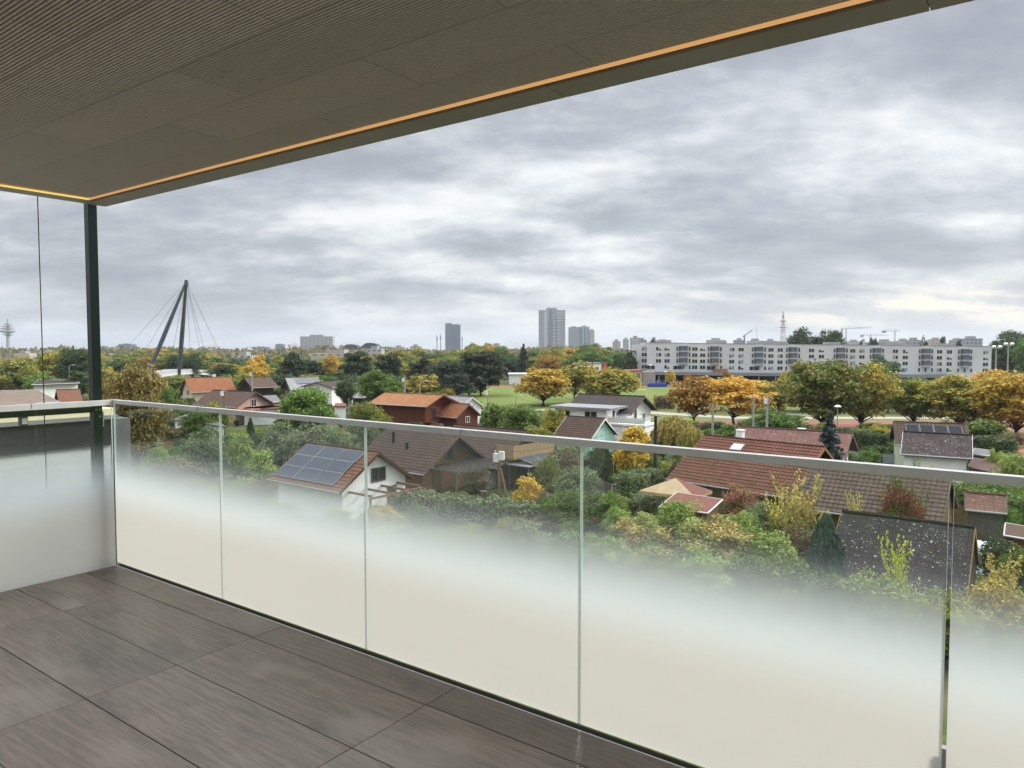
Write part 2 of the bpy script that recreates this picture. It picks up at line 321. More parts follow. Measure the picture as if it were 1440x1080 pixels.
def proto(kind, seeds):
    lst = []
    for sd_ in seeds:
        rs = np.random.RandomState(sd_)
        if kind == 'round': me, C = cluster_crown(sd_, 88, 95, .042, (.10, .18), .5, .85, 0, .03); tf = .13
        elif kind == 'big': me, C = cluster_crown(sd_, 165, 135, .027, (.08, .145), .5, .85, 0, .03); tf = .11
        elif kind == 'open': me, C = cluster_crown(sd_, 105, 75, .034, (.07, .14), .42, .75, 0, .05); tf = .18
        elif kind == 'shrub': me, C = cluster_crown(sd_, 48, 120, .045, (.12, .22), .45, .9, 0, .05); tf = .06
        elif kind == 'fine': me, C = cluster_crown(sd_, 110, 120, .024, (.08, .15), .4, .9, 0, .04, 1.9); tf = .05
        elif kind == 'pine': me, C = cluster_crown(sd_, 62, 130, .036, (.10, .17), .45, .6, .4, .03, 2.2); tf = .06
        elif kind == 'wispy':                      # thin upright stems with small leaves and gaps
            P = []; Q = []; Z = []; C = []
            for k in range(34):
                a = rs.rand() * 6.283; ln = rs.uniform(.5, 1.0); sp_ = rs.uniform(.08, .5); m = 62
                t_ = rs.rand(m) ** .7; base = np.stack([np.cos(a) * sp_ * t_ ** 1.2, np.sin(a) * sp_ * t_ ** 1.2, t_ * ln], 1)
                P.append(base + rs.normal(size=(m, 3)) * .022); Q.append(rs.normal(size=(m, 3)) + np.array([0, 0, .5])); Z.append(.034 * rs.uniform(.5, 1.3, m)); C.append(np.array([np.cos(a) * sp_, np.sin(a) * sp_, ln * .92]))
            me = leafmesh('crown', np.concatenate(P), np.concatenate(Q), np.concatenate(Z), rs, 1.6); tf = .02
        elif kind == 'willow':
            P = []; Q = []; Z = []; C = []
            for k in range(150):
                d = unit(rs, 1)[0]; d[2] = abs(d[2]); s0 = np.array([d[0] * .40, d[1] * .40, .55 + d[2] * .38]); ln = rs.uniform(.25, .6) * (s0[2]); m = 46
                t_ = rs.rand(m); p = s0 + np.stack([d[0] * .09 * t_, d[1] * .09 * t_, -ln * t_], 1) + rs.normal(size=(m, 3)) * .012
                P.append(p); Q.append(rs.normal(size=(m, 3)) * .6 + d); Z.append(.02 * rs.uniform(.6, 1.3, m)); C.append(s0)
            me = leafmesh('crown', np.concatenate(P), np.concatenate(Q), np.concatenate(Z), rs, 3.2, np.array([0, 0, 1.0])); tf = .12
        elif kind in ('spruce', 'thuja'):
            P = []; Q = []; Z = []; C = []
            if kind == 'spruce':
                for k in range(190):
                    z = rs.rand() ** 1.25; a = rs.rand() * 6.283; ln = (1 - z) ** .85 * .5 * rs.uniform(.75, 1.05) + .015; m = int(26 + 60 * ln)
                    t_ = rs.rand(m) ** .7; wd_ = .035 + .05 * ln
                    p = np.stack([np.cos(a) * ln * t_, np.sin(a) * ln * t_, z + .03 - .16 * ln * t_ + .07 * ln * t_ ** 3], 1)
                    side = (rs.rand(m) - .5) * 2 * wd_ * (1.1 - t_); p[:, 0] += -np.sin(a) * side; p[:, 1] += np.cos(a) * side; p[:, 2] -= rs.rand(m) * .03
                    P.append(p); Q.append(rs.normal(size=(m, 3)) * .35 + np.array([np.cos(a) * .4, np.sin(a) * .4, .8])); Z.append(.03 * rs.uniform(.6, 1.3, m)); C.append(np.array([0, 0, .9]))
                asp = 2.2
            else:
                n = 5200; z = rs.rand(n); a = rs.rand(n) * 6.283; lob = 1 + .16 * np.sin(a * 5 + z * 9) * np.sin(z * 23 + a * 2); r = .46 * np.sin(np.clip(z, .02, 1) ** .62 * math.pi * .97 + .05) ** .7 * lob * (1 - .35 * rs.rand(n) ** 2)
                P.append(np.stack([np.cos(a) * r, np.sin(a) * r, z], 1)); Q.append(np.stack([np.cos(a), np.sin(a), .3 + 0 * a], 1) + rs.normal(size=(n, 3)) * .5); Z.append(.05 * rs.uniform(.5, 1.3, n)); C = [np.array([0, 0, .9])]; asp = 2.2
            me = leafmesh('crown', np.concatenate(P), np.concatenate(Q), np.concatenate(Z), rs, asp, np.array([0, 0, 1.0]) if kind == 'thuja' else None); tf = .05
        if kind in ('spruce', 'thuja'):
            mb = MB(); mb.tube([(0, 0, -.02), (0, 0, .92)], [.035, .004], 8); tm = mb.mesh('trunk', M['bark'], True)
        elif kind == 'wispy': tm = trunk_mesh(sd_, C, .06, 1, .012, 34)
        else: tm = trunk_mesh(sd_, C, tf, 1, .02 if kind in ('big', 'round', 'pine') else .016, 26)
        lst.append((me, tm, tf))
    PROTO[kind] = lst
for k_, s_ in dict(round=(1, 2, 3, 4), big=(11, 12, 13), open=(21, 22, 23), shrub=(31, 32, 33), fine=(41, 42, 43), pine=(51, 52, 53), wispy=(61, 62), willow=(71, 72), spruce=(81, 82), thuja=(91, 92)).items(): proto(k_, s_)
PAL = dict(green=((.062, .108, .020), (.10, .148, .030)), dark=((.030, .054, .016), (.048, .074, .022)), olive=((.090, .122, .024), (.165, .165, .030)), gold=((.30, .22, .032), (.34, .225, .034)), goldgreen=((.105, .135, .024), (.29, .225, .032)),
           orange=((.42, .25, .04), (.37, .26, .045)), rust=((.26, .16, .035), (.25, .13, .03)), yellow=((.44, .29, .03), (.36, .27, .04)), spruce=((.035, .058, .048), (.05, .075, .058)), pine=((.020, .036, .018), (.035, .052, .022)),
           purple=((.06, .038, .042), (.08, .055, .045)), greygreen=((.095, .125, .058), (.135, .155, .082)), light=((.13, .19, .042), (.19, .225, .058)), feather=((.20, .22, .07), (.33, .25, .09)), redbush=((.22, .085, .055), (.15, .10, .05)), bronze=((.20, .15, .04), (.17, .145, .045)), redgreen=((.14, .05, .032), (.085, .105, .03)),
           palyellow=((.33, .31, .10), (.37, .29, .085)), ygreen=((.30, .33, .06), (.38, .36, .07)), thuja=((.04, .065, .025), (.06, .085, .03)), brown=((.14, .10, .05), (.10, .095, .045)), willow=((.20, .18, .045), (.26, .20, .05)))
rnd = random.Random(7)
NTREE = [0]
def plant(name, kind, pal, loc, h, w, label, cat='tree', group=None, crown='crown', trunk='trunk'):
    me, tm, tf = PROTO[kind][NTREE[0] % len(PROTO[kind])]; NTREE[0] += 1
    o = empty(name, loc, rnd.uniform(0, 6.28), label, cat, group)
    c = link(crown, me, o, (0, 0, h * tf), 0, (w, w, h * (1 - tf))); c1, c2 = PAL[pal]; j = rnd.uniform(.88, 1.14); g = rnd.uniform(.93, 1.07)
    c.color = (c1[0] * j, c1[1] * j * g, c1[2] * j, 1); c['tint'] = [c2[0] * j, c2[1] * j * g, c2[2] * j]
    link(trunk, tm, o, (0, 0, 0), 0, (w, w, h)); return o
def planty(name, kind, pal, px, ytop, Y, wpx, label, cat='tree', group=None, zb=0.0, **k):
    """a plant standing on the ground at depth Y whose top is seen at pixel row ytop"""
    p = ony(px, ytop, Y); h = p.z - zb; w = wpx * Y / FPX
    return plant(name, kind, pal, (p.x, p.y, zb), h, w, label, cat, group, **k)
# ================================================================== BALCONY
BC = Vector((-2.656, 4.809, CAMZ - 1.45)); BR = R(-36)     # local frame: x along the long rail, y outwards, z up from the floor
def bal(mb, name, mats, parent=None, smooth=False):
    if parent: return mb.build(name, mats, parent, None, None, smooth)
    return mb.build(name, mats, None, BC, BR, smooth)
def balthing(name, label, cat, group=None): return empty(name, BC, BR, label, cat, group)
# floor of wood-look slabs
t = NT('wood_look_slab'); u = t.uv()
ds = t.n('ShaderNodeTexNoise', {'Vector': t.mapping(u, (.9, 2.2, 1)), 'Scale': 1.5, 'Detail': 3}).outputs['Color']
wv = t.n('ShaderNodeVectorMath', {0: u, 1: t.n('ShaderNodeVectorMath', {0: ds, 1: (.10, .075, 0)}, operation='MULTIPLY').outputs[0]}, operation='ADD').outputs[0]
gA = t.noise(t.mapping(wv, (1.6, 26, 1)), 2.0, 7, .62); gB = t.noise(t.mapping(wv, (5, 95, 1)), 2.0, 4, .6); gC = t.noise(t.mapping(u, (1.0, 2.0, 1)), 1.7, 4, .6); gD = t.noise(t.mapping(wv, (7, 60, 1)), 3.0, 5, .75)
c = t.mix(t.mr(gA, .34, .66), (.076, .055, .041), (.150, .114, .087)); c = t.mix(t.math('MULTIPLY', t.mr(gB, .38, .66), .35), c, (.21, .17, .135))
c = t.mix(t.math('MULTIPLY', t.mr(gC, .50, .72), .75), c, (.052, .039, .031)); c = t.mix(t.math('MULTIPLY', t.mr(t.noise(t.mapping(u, (.7, 1.3, 1), (0, 0, 0), (4, 9, 0)), 1.6, 3), .52, .68), .6), c, (.215, .18, .148))
c = t.mix(t.math('MULTIPLY', t.mr(gD, .66, .72), .8), c, (.36, .32, .27))
isl = t.n('ShaderNodeNewGeometry').outputs['Random Per Island']
c = t.n('ShaderNodeHueSaturation', {'Color': c, 'Value': t.n('ShaderNodeMapRange', {0: isl, 1: 0, 2: 1, 3: .86, 4: 1.22}).outputs[0], 'Saturation': .92}).outputs[0]
t.bsdf(c, .34, .45, 0, t.bump(gB, .25, .004)); SLAB = t.m
rs = random.Random(3); mb = MB(); tl, tw_ = 1.176, .3955
xs = [-.54 + tl * k for k in range(8)]; ys = [.0] + [-.19 - tw_ * k for k in range(9)]
for i in range(len(xs) - 1):
    for j in range(len(ys) - 1):
        x0, x1, y1, y0 = max(xs[i], 0) + .0013, xs[i + 1] - .0013, ys[j] - .0018, ys[j + 1] + .0018
        ox, oy = rs.uniform(0, 50), rs.uniform(0, 50); b = .0012; dzt = rs.uniform(-.0006, .0006)
        vs = [(x0, y0, -.02), (x1, y0, -.02), (x1, y1, -.02), (x0, y1, -.02), (x0, y0, -b), (x1, y0, -b), (x1, y1, -b), (x0, y1, -b), (x0 + b, y0 + b, dzt), (x1 - b, y0 + b, dzt), (x1 - b, y1 - b, dzt), (x0 + b, y1 - b, dzt)]
        fs = [(8, 9, 10, 11)] + [(a + k, a + (k + 1) % 4, a + 4 + (k + 1) % 4, a + 4 + k) for a in (0, 4) for k in range(4)]
        mb.add(vs, fs, [[(vs[q][0] + ox, vs[q][1] + oy) for q in f] for f in fs])
tag(bal(mb, 'balcony_floor', SLAB), kind='structure')
mb = MB().bx(.0, 8.2, -3.3, .0, -.28, -.021); tag(bal(mb, 'balcony_slab', M['concrete']), kind='structure')
# ribbed soffit, fascia
t = NT('ribbed_soffit'); o_ = t.obj()
bk = t.n('ShaderNodeTexBrick', {'Vector': t.mapping(o_, (1, 1, 1), (0, 0, 0), (.37, .38, 0)), 'Color1': (.55, .48, .475), 'Color2': (.60, .525, .52), 'Mortar': (.36, .315, .305), 'Scale': 1.0, 'Mortar Size': .0025, 'Brick Width': 1.18, 'Row Height': .30})
t.bsdf(bk.outputs[0], .8, .2); RIB = t.m
mb = MB(); zb = 2.384; y = -.172
while y > -3.3:
    mb.bx(.172, 8.2, y - .0060, y, zb, zb + .0139); y -= .0130
mb.bx(.172, 8.2, -3.3, -.172, zb + .014, zb + .03, 1)
tag(bal(mb, 'balcony_ceiling', [RIB, mplain('groove_backing_dark', (.012, .011, .010), .9, .02)]), kind='structure')  # near-black groove backing, its colour deepens the shade between the ribs
FASC = mplain('fascia_sheet', (.31, .27, .275), .5, .4)
mb = MB()
for a, b in ((0, 1.19), (1.193, 2.36), (2.363, 3.53), (3.533, 4.70), (4.703, 5.87), (5.873, 8.2)):
    x0 = a; mb.prism([(a if a > 0 else 0, 0), (a if a > 0 else .13, -.13), (b, -.13), (b, 0)][::-1], 2.375, 2.46)
for a, b in ((0, 1.2), (1.203, 2.4), (2.403, 3.3)):
    mb.prism([(0, -a), (.13, -a if a > 0 else -.13), (.13, -b), (0, -b)], 2.375, 2.46)
mb.bx(.002, 8.2, -3.3, -.002, 2.462, 2.80)
tag(bal(mb, 'canopy_edge', FASC), kind='structure')
o = balthing('led_strip', 'warm orange light line glowing in the ceiling slot along the long canopy edge', 'light strip')
bal(MB().bx(.15, 8.2, -.171, -.156, 2.377, 2.399), 'lit_diffuser', memit('amber_led', (1.0, .53, .19), .40), o)
bal(MB().bx(.15, 8.2, -.154, -.1512, 2.382, 2.40), 'carrier', M['dark'], o)
o = balthing('led_strip', 'brighter yellow light line in the ceiling slot on the short side by the post', 'light strip')
bal(MB().bx(.1325, .144, -3.3, -.16, 2.376, 2.398), 'lit_diffuser', memit('yellow_led', (1.0, .78, .20), .58), o)
bal(MB().bx(.165, .171, -3.3, -.18, 2.380, 2.40), 'lit_edge', memit('soffit_edge_glow', (1.0, .46, .09), .28), o)  # soffit edge made emissive to stand in for the glow falling on it
# glass balustrades
def glassmat(frosted):
    t = NT('frosted_glass' if frosted else 'clear_glass')
    lw = t.n('ShaderNodeLayerWeight', {0: .5}); sch = t.math('ADD', t.math('MULTIPLY', t.math('POWER', lw.outputs['Facing'], 5.0), .9), .032)
    tr = t.n('ShaderNodeBsdfTransparent', {0: (.93, .955, .945)}); gl = t.n('ShaderNodeBsdfGlossy', {0: (1, 1, 1), 1: .0})
    cl = t.n('ShaderNodeMixShader', {0: sch, 1: tr.outputs[0], 2: gl.outputs[0]})
    if not frosted: t.t.links.new(cl.outputs[0], t.out.inputs[0]); return t.m
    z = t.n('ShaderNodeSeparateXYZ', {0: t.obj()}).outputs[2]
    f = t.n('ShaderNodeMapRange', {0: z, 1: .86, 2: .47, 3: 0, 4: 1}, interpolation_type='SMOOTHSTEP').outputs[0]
    cc = t.mix(t.mr(z, .62, .30), (.735, .785, .815), (.64, .61, .565))  # bluish skylight above and warm balcony light below, painted into the film colour
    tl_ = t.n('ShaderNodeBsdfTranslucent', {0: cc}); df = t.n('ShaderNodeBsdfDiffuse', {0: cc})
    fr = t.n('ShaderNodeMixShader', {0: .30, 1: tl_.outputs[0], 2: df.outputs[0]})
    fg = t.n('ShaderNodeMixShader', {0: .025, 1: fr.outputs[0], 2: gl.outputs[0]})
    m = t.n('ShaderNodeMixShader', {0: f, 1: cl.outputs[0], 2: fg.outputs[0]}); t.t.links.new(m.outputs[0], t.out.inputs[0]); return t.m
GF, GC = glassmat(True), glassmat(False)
t = NT('glass_edge'); a_ = t.n('ShaderNodeBsdfTranslucent', {0: (.85, .92, .90)}); b_ = t.n('ShaderNodeBsdfGlossy', {0: (.8, .9, .88), 1: .15}); m_ = t.n('ShaderNodeMixShader', {0: .35, 1: a_.outputs[0], 2: b_.outputs[0]}); t.t.links.new(m_.outputs[0], t.out.inputs[0]); GE = t.m
RAIL = mplain('brushed_aluminium', (.68, .68, .67), .36, .5, .25)
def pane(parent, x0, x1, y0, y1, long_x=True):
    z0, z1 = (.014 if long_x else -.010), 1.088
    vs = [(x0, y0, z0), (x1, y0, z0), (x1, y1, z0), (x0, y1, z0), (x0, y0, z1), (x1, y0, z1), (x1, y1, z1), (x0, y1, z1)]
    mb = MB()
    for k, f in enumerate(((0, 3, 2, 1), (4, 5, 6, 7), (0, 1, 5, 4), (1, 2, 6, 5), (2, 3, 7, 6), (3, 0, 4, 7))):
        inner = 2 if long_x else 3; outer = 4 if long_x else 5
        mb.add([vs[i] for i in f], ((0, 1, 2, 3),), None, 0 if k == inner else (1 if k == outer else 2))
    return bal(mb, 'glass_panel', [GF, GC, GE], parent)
o = balthing('glass_balustrade', 'long glass balustrade of five panes frosted below and clear above under a slim metal rail', 'balustrade')
js = [-.028, 1.21, 2.405, 3.585, 4.783, 5.98]
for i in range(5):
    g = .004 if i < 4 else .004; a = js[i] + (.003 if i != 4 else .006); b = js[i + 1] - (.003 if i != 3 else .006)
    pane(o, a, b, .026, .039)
mb = MB().bx(-.055, 8.0, .018, .052, 1.083, 1.1085); r_ = bal(mb, 'handrail', RAIL, o)
for x in (1.0, 3.0, 5.0): bal(MB().bx(x, x + .0025, .0165, .0535, 1.081, 1.1095), 'rail_joint', M['zinc'], r_)
bal(MB().bx(-.05, 8.0, .008, .06, -.2, -.012), 'base_channel', M['dark'], o)
bal(MB().bx(-.001, 8.0, .0005, .0065, -.03, .0015), 'floor_trim', RAIL, o)
bal(MB().bx(4.772, 4.794, .05, .075, -.2, .30), 'clamp', M['zinc'], o)
o = balthing('glass_balustrade', 'short glass balustrade running left from the corner by the green post', 'balustrade')
ys_ = [.022, -1.7, -3.3]
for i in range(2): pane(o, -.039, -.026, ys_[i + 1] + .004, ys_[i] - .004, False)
r_ = bal(MB().bx(-.0555, -.017, -3.3, .0175, 1.074, 1.108), 'handrail', mplain('white_aluminium', (.74, .74, .73), .35, .5, .1), o)
bal(MB().bx(-.057, -.015, -.462, -.4595, 1.081, 1.109), 'rail_joint', M['zinc'], r_)
bal(MB().bx(-.06, -.004, -3.3, .0, -.2, -.012), 'base_channel', M['dark'], o)
# green steel post with beam, bolts, brackets; steel cable
GREEN = mplain('dark_green_paint', (.004, .016, .011), .35, .3)
o = balthing('steel_post', 'dark green square steel post outside the glass corner with its side beam', 'post')
p_ = bal(MB().bx(-.128, -.072, -.078, -.022, -10.4, 2.46), 'post', GREEN, o)
for z, y in ((1.045, -.04), (1.0, -.04), (1.045, -.062)): bal(MB().tube([(-.0725, y, z), (-.066, y, z)], .006, 8), 'bolt', M['metal'], p_)
bal(MB().bx(-.115, -.085, -4.2, -.0785, 1.028, 1.066), 'beam', GREEN, o)
b_ = bal(MB().bx(-.118, -.082, -.50, -.46, .975, 1.0275), 'bracket', M['dframe'], o)
bal(MB().bx(-.0815, -.074, -.494, -.466, .985, 1.02), 'bracket_plate', M['white'], b_)
bal(MB().bx(-.1, -.07, -.0215, -.014, .93, 1.03), 'bracket', M['zinc'], o)
o = balthing('steel_cable', 'thin vertical steel cable left of the green post', 'cable')
bal(MB().tube([(-.1, -.36, -6), (-.1, -.36, 2.55)], .0032, 6), 'wire', M['black'], o)
bal(MB().tube([(-.1, -.36, 2.40), (-.1, -.36, 2.46)], .011, 10), 'end_fitting', M['metal'], o)
# neighbouring wing of the building
o = balthing('neighbouring_wing', 'low building wing left of the corner with pale yellow parapet and dark grey cladding', 'building')
mb = MB().bx(-16, -4.0, -14, 1.86, -10.5, .30); bal(mb, 'wall', mnoise('wing_render', (.55, .56, .56), (.48, .49, .49), .8), o)
mb = MB()
for k in range(10): mb.bx(-16 if k == 0 else -4.2, -3.97, 1.87 - 1.2 * (k + 1) + .006, 1.87 - 1.2 * k, .303, .612)
bal(mb, 'dark_cladding', mplain('dark_grey_cladding', (.030, .032, .035), .4, .25), o)
bal(MB().bx(-16, -4.31, -14, 1.9, .615, .70), 'roof', M['gravel'], o)
bal(MB().bx(-4.3, -3.95, -14, 1.9, .66, .74), 'parapet', mnoise('pale_yellow_parapet', (.78, .70, .45), (.70, .64, .42), .7), o)
bal(MB().bx(-4.29, -3.93, -14, 1.92, .615, .657), 'flashing', M['zinc'], o)
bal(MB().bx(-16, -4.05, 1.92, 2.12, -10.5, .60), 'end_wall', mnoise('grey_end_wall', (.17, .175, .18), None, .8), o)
# ================================================================== GROUND
t = NT('ground'); po = t.obj(); f = t.mr(t.noise(po, .09, 5, .6), .42, .6); f2 = t.mr(t.noise(po, 1.3, 5), .4, .65)
c = t.mix(f2, (.045, .075, .022), (.085, .11, .032)); c = t.mix(t.math('MULTIPLY', f, .7), c, (.13, .105, .07)); t.bsdf(c, .95, .1); 
mb = MB(); n = 64; mb.add([(math.sin(2 * math.pi * k / n) * 7000, math.cos(2 * math.pi * k / n) * 7000, 0) for k in range(n)], [tuple(reversed(range(n)))])
tag(mb.build('ground', t.m), kind='structure')
def sheet(name, pts, z, m, kind='structure'):
    mb = MB(); mb.add([(x, y, z) for x, y in pts], [tuple(range(len(pts)))]); me = mb.build(name, m)
    if me.data.polygons[0].normal.z < 0: me.data.flip_normals()
    return tag(me, kind=kind)
t = NT('sports_turf'); po = t.obj(); sx_ = t.n('ShaderNodeSeparateXYZ', {0: po}).outputs[0]
st = t.mr(t.math('SINE', t.math('MULTIPLY', sx_, .55)), -.3, .3); c = t.mix(st, (.125, .165, .042), (.14, .182, .048)); c = t.mix(t.math('MULTIPLY', t.mr(t.noise(po, .12, 5), .45, .7), .4), c, (.15, .17, .045)); t.bsdf(c, .95, .1); TURF = t.m
TART = mnoise('red_track', (.25, .085, .062), (.21, .074, .055), .25, .9); PATH = mnoise('pale_path', (.38, .345, .30), (.31, .285, .25), .4, .9); PAVE = mnoise('grey_paving', (.30, .29, .28), (.25, .24, .235), .3, .9)
sheet('sports_lawn', [(-14, 146), (20, 142), (120, 142), (150, 228), (-12, 228)], .008, TURF)
sheet('lawn_strip', [(20, 104), (140, 104), (140, 128), (16, 141)], .008, mnoise('park_grass', (.10, .135, .035), (.14, .145, .05), .3, .95))
sheet('far_running_track', [(-16, 228.1), (150, 228.1), (150, 236), (-16, 236)], .012, TART)
sheet('forecourt', [(30, 236.1), (170, 236.1), (170, 262), (30, 262)], .012, PAVE)
trk = [(27, 113), (28, 116.5), (31, 119), (36, 120.5), (122, 120.5), (122, 106), (36, 106), (31, 107.5), (28, 110)]
sheet('running_track', trk, .016, TART)
for k, y in enumerate((108.5, 111, 113.5, 116, 118.4)): sheet('lane_line', [(34, y), (120, y), (120, y + .10), (34, y + .10)], .021, M['pvc'])
sheet('park_path', [(-30, 136), (10, 140), (22, 136), (38, 124), (120, 123), (120, 126.5), (40, 127.5), (24, 139.5), (10, 144), (-30, 141)], .016, PATH)
sheet('red_court', [(54, 76), (75, 72), (85, 96), (60, 100)], .016, TART)
sheet('garden_lane', [(20, 31), (36, 31), (52, 46), (50, 49), (33, 36), (20, 35)], .010, PAVE)
# ================================================================== HOUSES
def tile_slope(mb, O, U, lu, V, lv, tw, th, step=.036, amp=.034, su=5, seed=0):
    U = Vector(U); V = Vector(V); Nn = U.cross(V).normalized(); rr = random.Random(seed)
    nu = max(2, round(lu / tw)); nv = max(2, round(lv / th)); n = nu * su
    pr = [amp * abs(math.sin(math.pi * k / su)) for k in range(n + 1)]
    for j in range(nv):
        a, b = j * lv / nv, (j + 1) * lv / nv + .02; j0 = rr.uniform(-.004, .004)
        row = []
        for k in range(n + 1):
            uu = k * lu / n; q = O + U * uu
            row.append((q + V * a + Nn * (.004 + j0), q + V * a + Nn * (step + pr[k] + j0), q + V * b + Nn * (pr[k] * .9 + .004), uu))
        vs = []; fs = []; uv = []
        for k in range(n + 1): vs += row[k][:3]
        for k in range(n):
            i = 3 * k; fs += [(i, i + 3, i + 4, i + 1), (i + 1, i + 4, i + 5, i + 2)]
            u0, u1 = row[k][3], row[k + 1][3]; uv += [[(u0, a), (u1, a), (u1, a), (u0, a)], [(u0, a), (u1, a), (u1, b), (u0, b)]]
        mb.add(vs, fs, uv)
def window(parent, axis, pos, w, h, frame='frame', pane='pane', split=2, d=.07):
    """axis: 'x+','x-','y-'  pos: centre on the wall surface"""
    q = {'x+': R(90), 'x-': R(-90), 'y-': 0, 'y+': R(180)}[axis]
    Mx = Matrix.Translation(pos) @ Matrix.Rotation(q, 4, 'Z')
    mb = MB(); b = .07
    def bb(x0, x1, z0, z1, y0=-d, y1=.03): mb.box(0, (x1 - x0, y1 - y0, z1 - z0), M=Mx @ Matrix.Translation(((x0 + x1) / 2, (y0 + y1) / 2, (z0 + z1) / 2)))
    bb(-w / 2, -w / 2 + b, -h / 2, h / 2); bb(w / 2 - b, w / 2, -h / 2, h / 2); bb(-w / 2 + b, w / 2 - b, h / 2 - b, h / 2); bb(-w / 2 + b, w / 2 - b, -h / 2, -h / 2 + b)
    for k in range(1, split): x = -w / 2 + w * k / split; bb(x - b / 2, x + b / 2, -h / 2 + b, h / 2 - b)
    f = mb.build('window', M[frame], parent); mp = MB()
    mp.box(0, (w - 2 * b, .012, h - 2 * b), M=Mx @ Matrix.Translation((0, -.025, 0))); mp.build('pane', M[pane], f); return f
HOUSES = []
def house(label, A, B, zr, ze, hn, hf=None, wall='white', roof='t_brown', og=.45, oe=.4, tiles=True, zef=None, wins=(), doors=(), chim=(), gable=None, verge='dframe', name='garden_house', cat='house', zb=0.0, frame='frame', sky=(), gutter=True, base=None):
    A = onz(A[0], A[1], zr) if len(A) == 2 else Vector(A); B = onz(B[0], B[1], zr) if len(B) == 2 else Vector(B)
    hf = hf or hn; zef = ze if zef is None else zef; d = B - A; Lr = d.length - 2 * og; rz = math.atan2(d.y, d.x); mid = (A + B) / 2
    o = empty(name, (mid.x, mid.y, zb), rz, label, cat, 'garden houses in the allotment colony' if name == 'garden_house' else None); HOUSES.append((mid.x, mid.y, max(Lr, hn * 2) * .5 + 1.5))
    x0, x1 = -Lr / 2, Lr / 2; tk = .16
    mb = MB(); prof = [(-hn, -.05), (hf, -.05), (hf, zef - tk), (0, zr - tk), (-hn, ze - tk)]
    mb.extr([(x0, y, z) for y, z in prof], (Lr, 0, 0)); mb.build('wall', M[wall], o)
    if gable:
        for xx, dx_ in ((x1 + .012, .03), (x0 - .042, .03)):
            MB().extr([(xx, -hn + .02, ze - tk - .02), (xx, hf - .02, zef - tk - .02), (xx, 0, zr - tk - .02)], (dx_, 0, 0)).build('gable_cladding', M[gable], o)
    sn, sf = (zr - ze) / hn, (zr - zef) / hf; xl, xr = x0 - og, x1 + og
    mb = MB()
    prof = [(-hn - oe, ze - sn * oe - tk * .9), (0, zr - tk * .9), (hf + oe, zef - sf * oe - tk * .9), (hf + oe, zef - sf * oe - .01), (0, zr - .01), (-hn - oe, ze - sn * oe - .01)]
    mb.extr([(xl, y, z) for y, z in prof], (xr - xl, 0, 0))
    for sgn, h_, e_, s_ in ((-1, hn, ze, sn), (1, hf, zef, sf)):
        O = Vector((xl if sgn < 0 else xr, sgn * (h_ + oe), e_ - s_ * oe)); V = Vector((0, -sgn * (h_ + oe), s_ * (h_ + oe))); lv = V.length; U = Vector((1 if sgn < 0 else -1, 0, 0))
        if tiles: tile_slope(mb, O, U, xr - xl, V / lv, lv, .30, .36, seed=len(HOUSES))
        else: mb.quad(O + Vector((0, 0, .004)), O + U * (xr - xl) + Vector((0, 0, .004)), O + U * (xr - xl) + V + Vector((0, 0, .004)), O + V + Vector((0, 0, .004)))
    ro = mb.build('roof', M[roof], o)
    mb = MB(); k = xl
    while k < xr - .05: mb.tube([(k, 0, zr + .005), (min(k + .4, xr), 0, zr + .015)], [.085, .10], 8); k += .38
    mb.build('ridge_cap', M[roof], ro)
    for xx in (xl - .03, xr):
        mb = MB()
        for sgn, h_, e_, s_ in ((-1, hn, ze, sn), (1, hf, zef, sf)):
            ye = sgn * (h_ + oe); zz = e_ - s_ * oe
            mb.extr([(xx, ye, zz - .19), (xx, 0, zr - .19), (xx, 0, zr + .03), (xx, ye, zz + .03)], (.03, 0, 0))
        mb.build('bargeboard', M[verge], ro)
    if gutter: MB().tube([(xl, -hn - oe - .06, ze - sn * oe - .05), (xr, -hn - oe - .06, ze - sn * oe - .05)], .07, 8).build('gutter', M['zinc'], ro)
    for (cx_, cy_, hh, w_, m_) in chim:
        zz = zr - abs(cy_) * (sn if cy_ < 0 else sf); mb = MB().bx(cx_ - w_ / 2, cx_ + w_ / 2, cy_ - w_ / 2, cy_ + w_ / 2, zz - .3, zz + hh); mb.bx(cx_ - w_ / 2 - .05, cx_ + w_ / 2 + .05, cy_ - w_ / 2 - .05, cy_ + w_ / 2 + .05, zz + hh, zz + hh + .06); mb.build('chimney', M[m_], ro)
    for (sx, frac, w_, h_) in sky:                   # roof light on the near slope
        y = -hn * frac; z = zr - sn * hn * frac; a = math.atan(sn)
        Mx = Matrix.Translation((sx, y, z)) @ Matrix.Rotation(a, 4, 'X')
        mb = MB().box(0, (w_, h_, .12), M=Mx @ Matrix.Translation((0, 0, .06))); f = mb.build('roof_light', M['zinc'], ro); MB().box(0, (w_ - .16, h_ - .16, .01), M=Mx @ Matrix.Translation((0, 0, .126))).build('pane', mplain('sky_pane', (.5, .55, .58), .05, .8), f)
    for (ax, t_, z, w_, h_, *sp_) in wins:
        pos = {'x+': (x1, t_, z), 'x-': (x0, t_, z), 'y-': (t_, -hn, z)}[ax]; window(o, ax, pos, w_, h_, frame, 'pane', sp_[0] if sp_ else 2)
    for (ax, t_, w_, h_, m_) in doors:
        mb = MB()
        if ax == 'x+': mb.bx(x1, x1 + .05, t_ - w_ / 2, t_ + w_ / 2, .05, h_)
        else: mb.bx(t_ - w_ / 2, t_ + w_ / 2, -hn - .05, -hn, .05, h_)
        mb.build('door', M[m_], o)
    return o, dict(x0=x0, x1=x1, L=Lr, ro=ro, sn=sn, hn=hn, hf=hf, zr=zr, ze=ze, xl=xl, xr=xr, rz=rz, mid=mid)
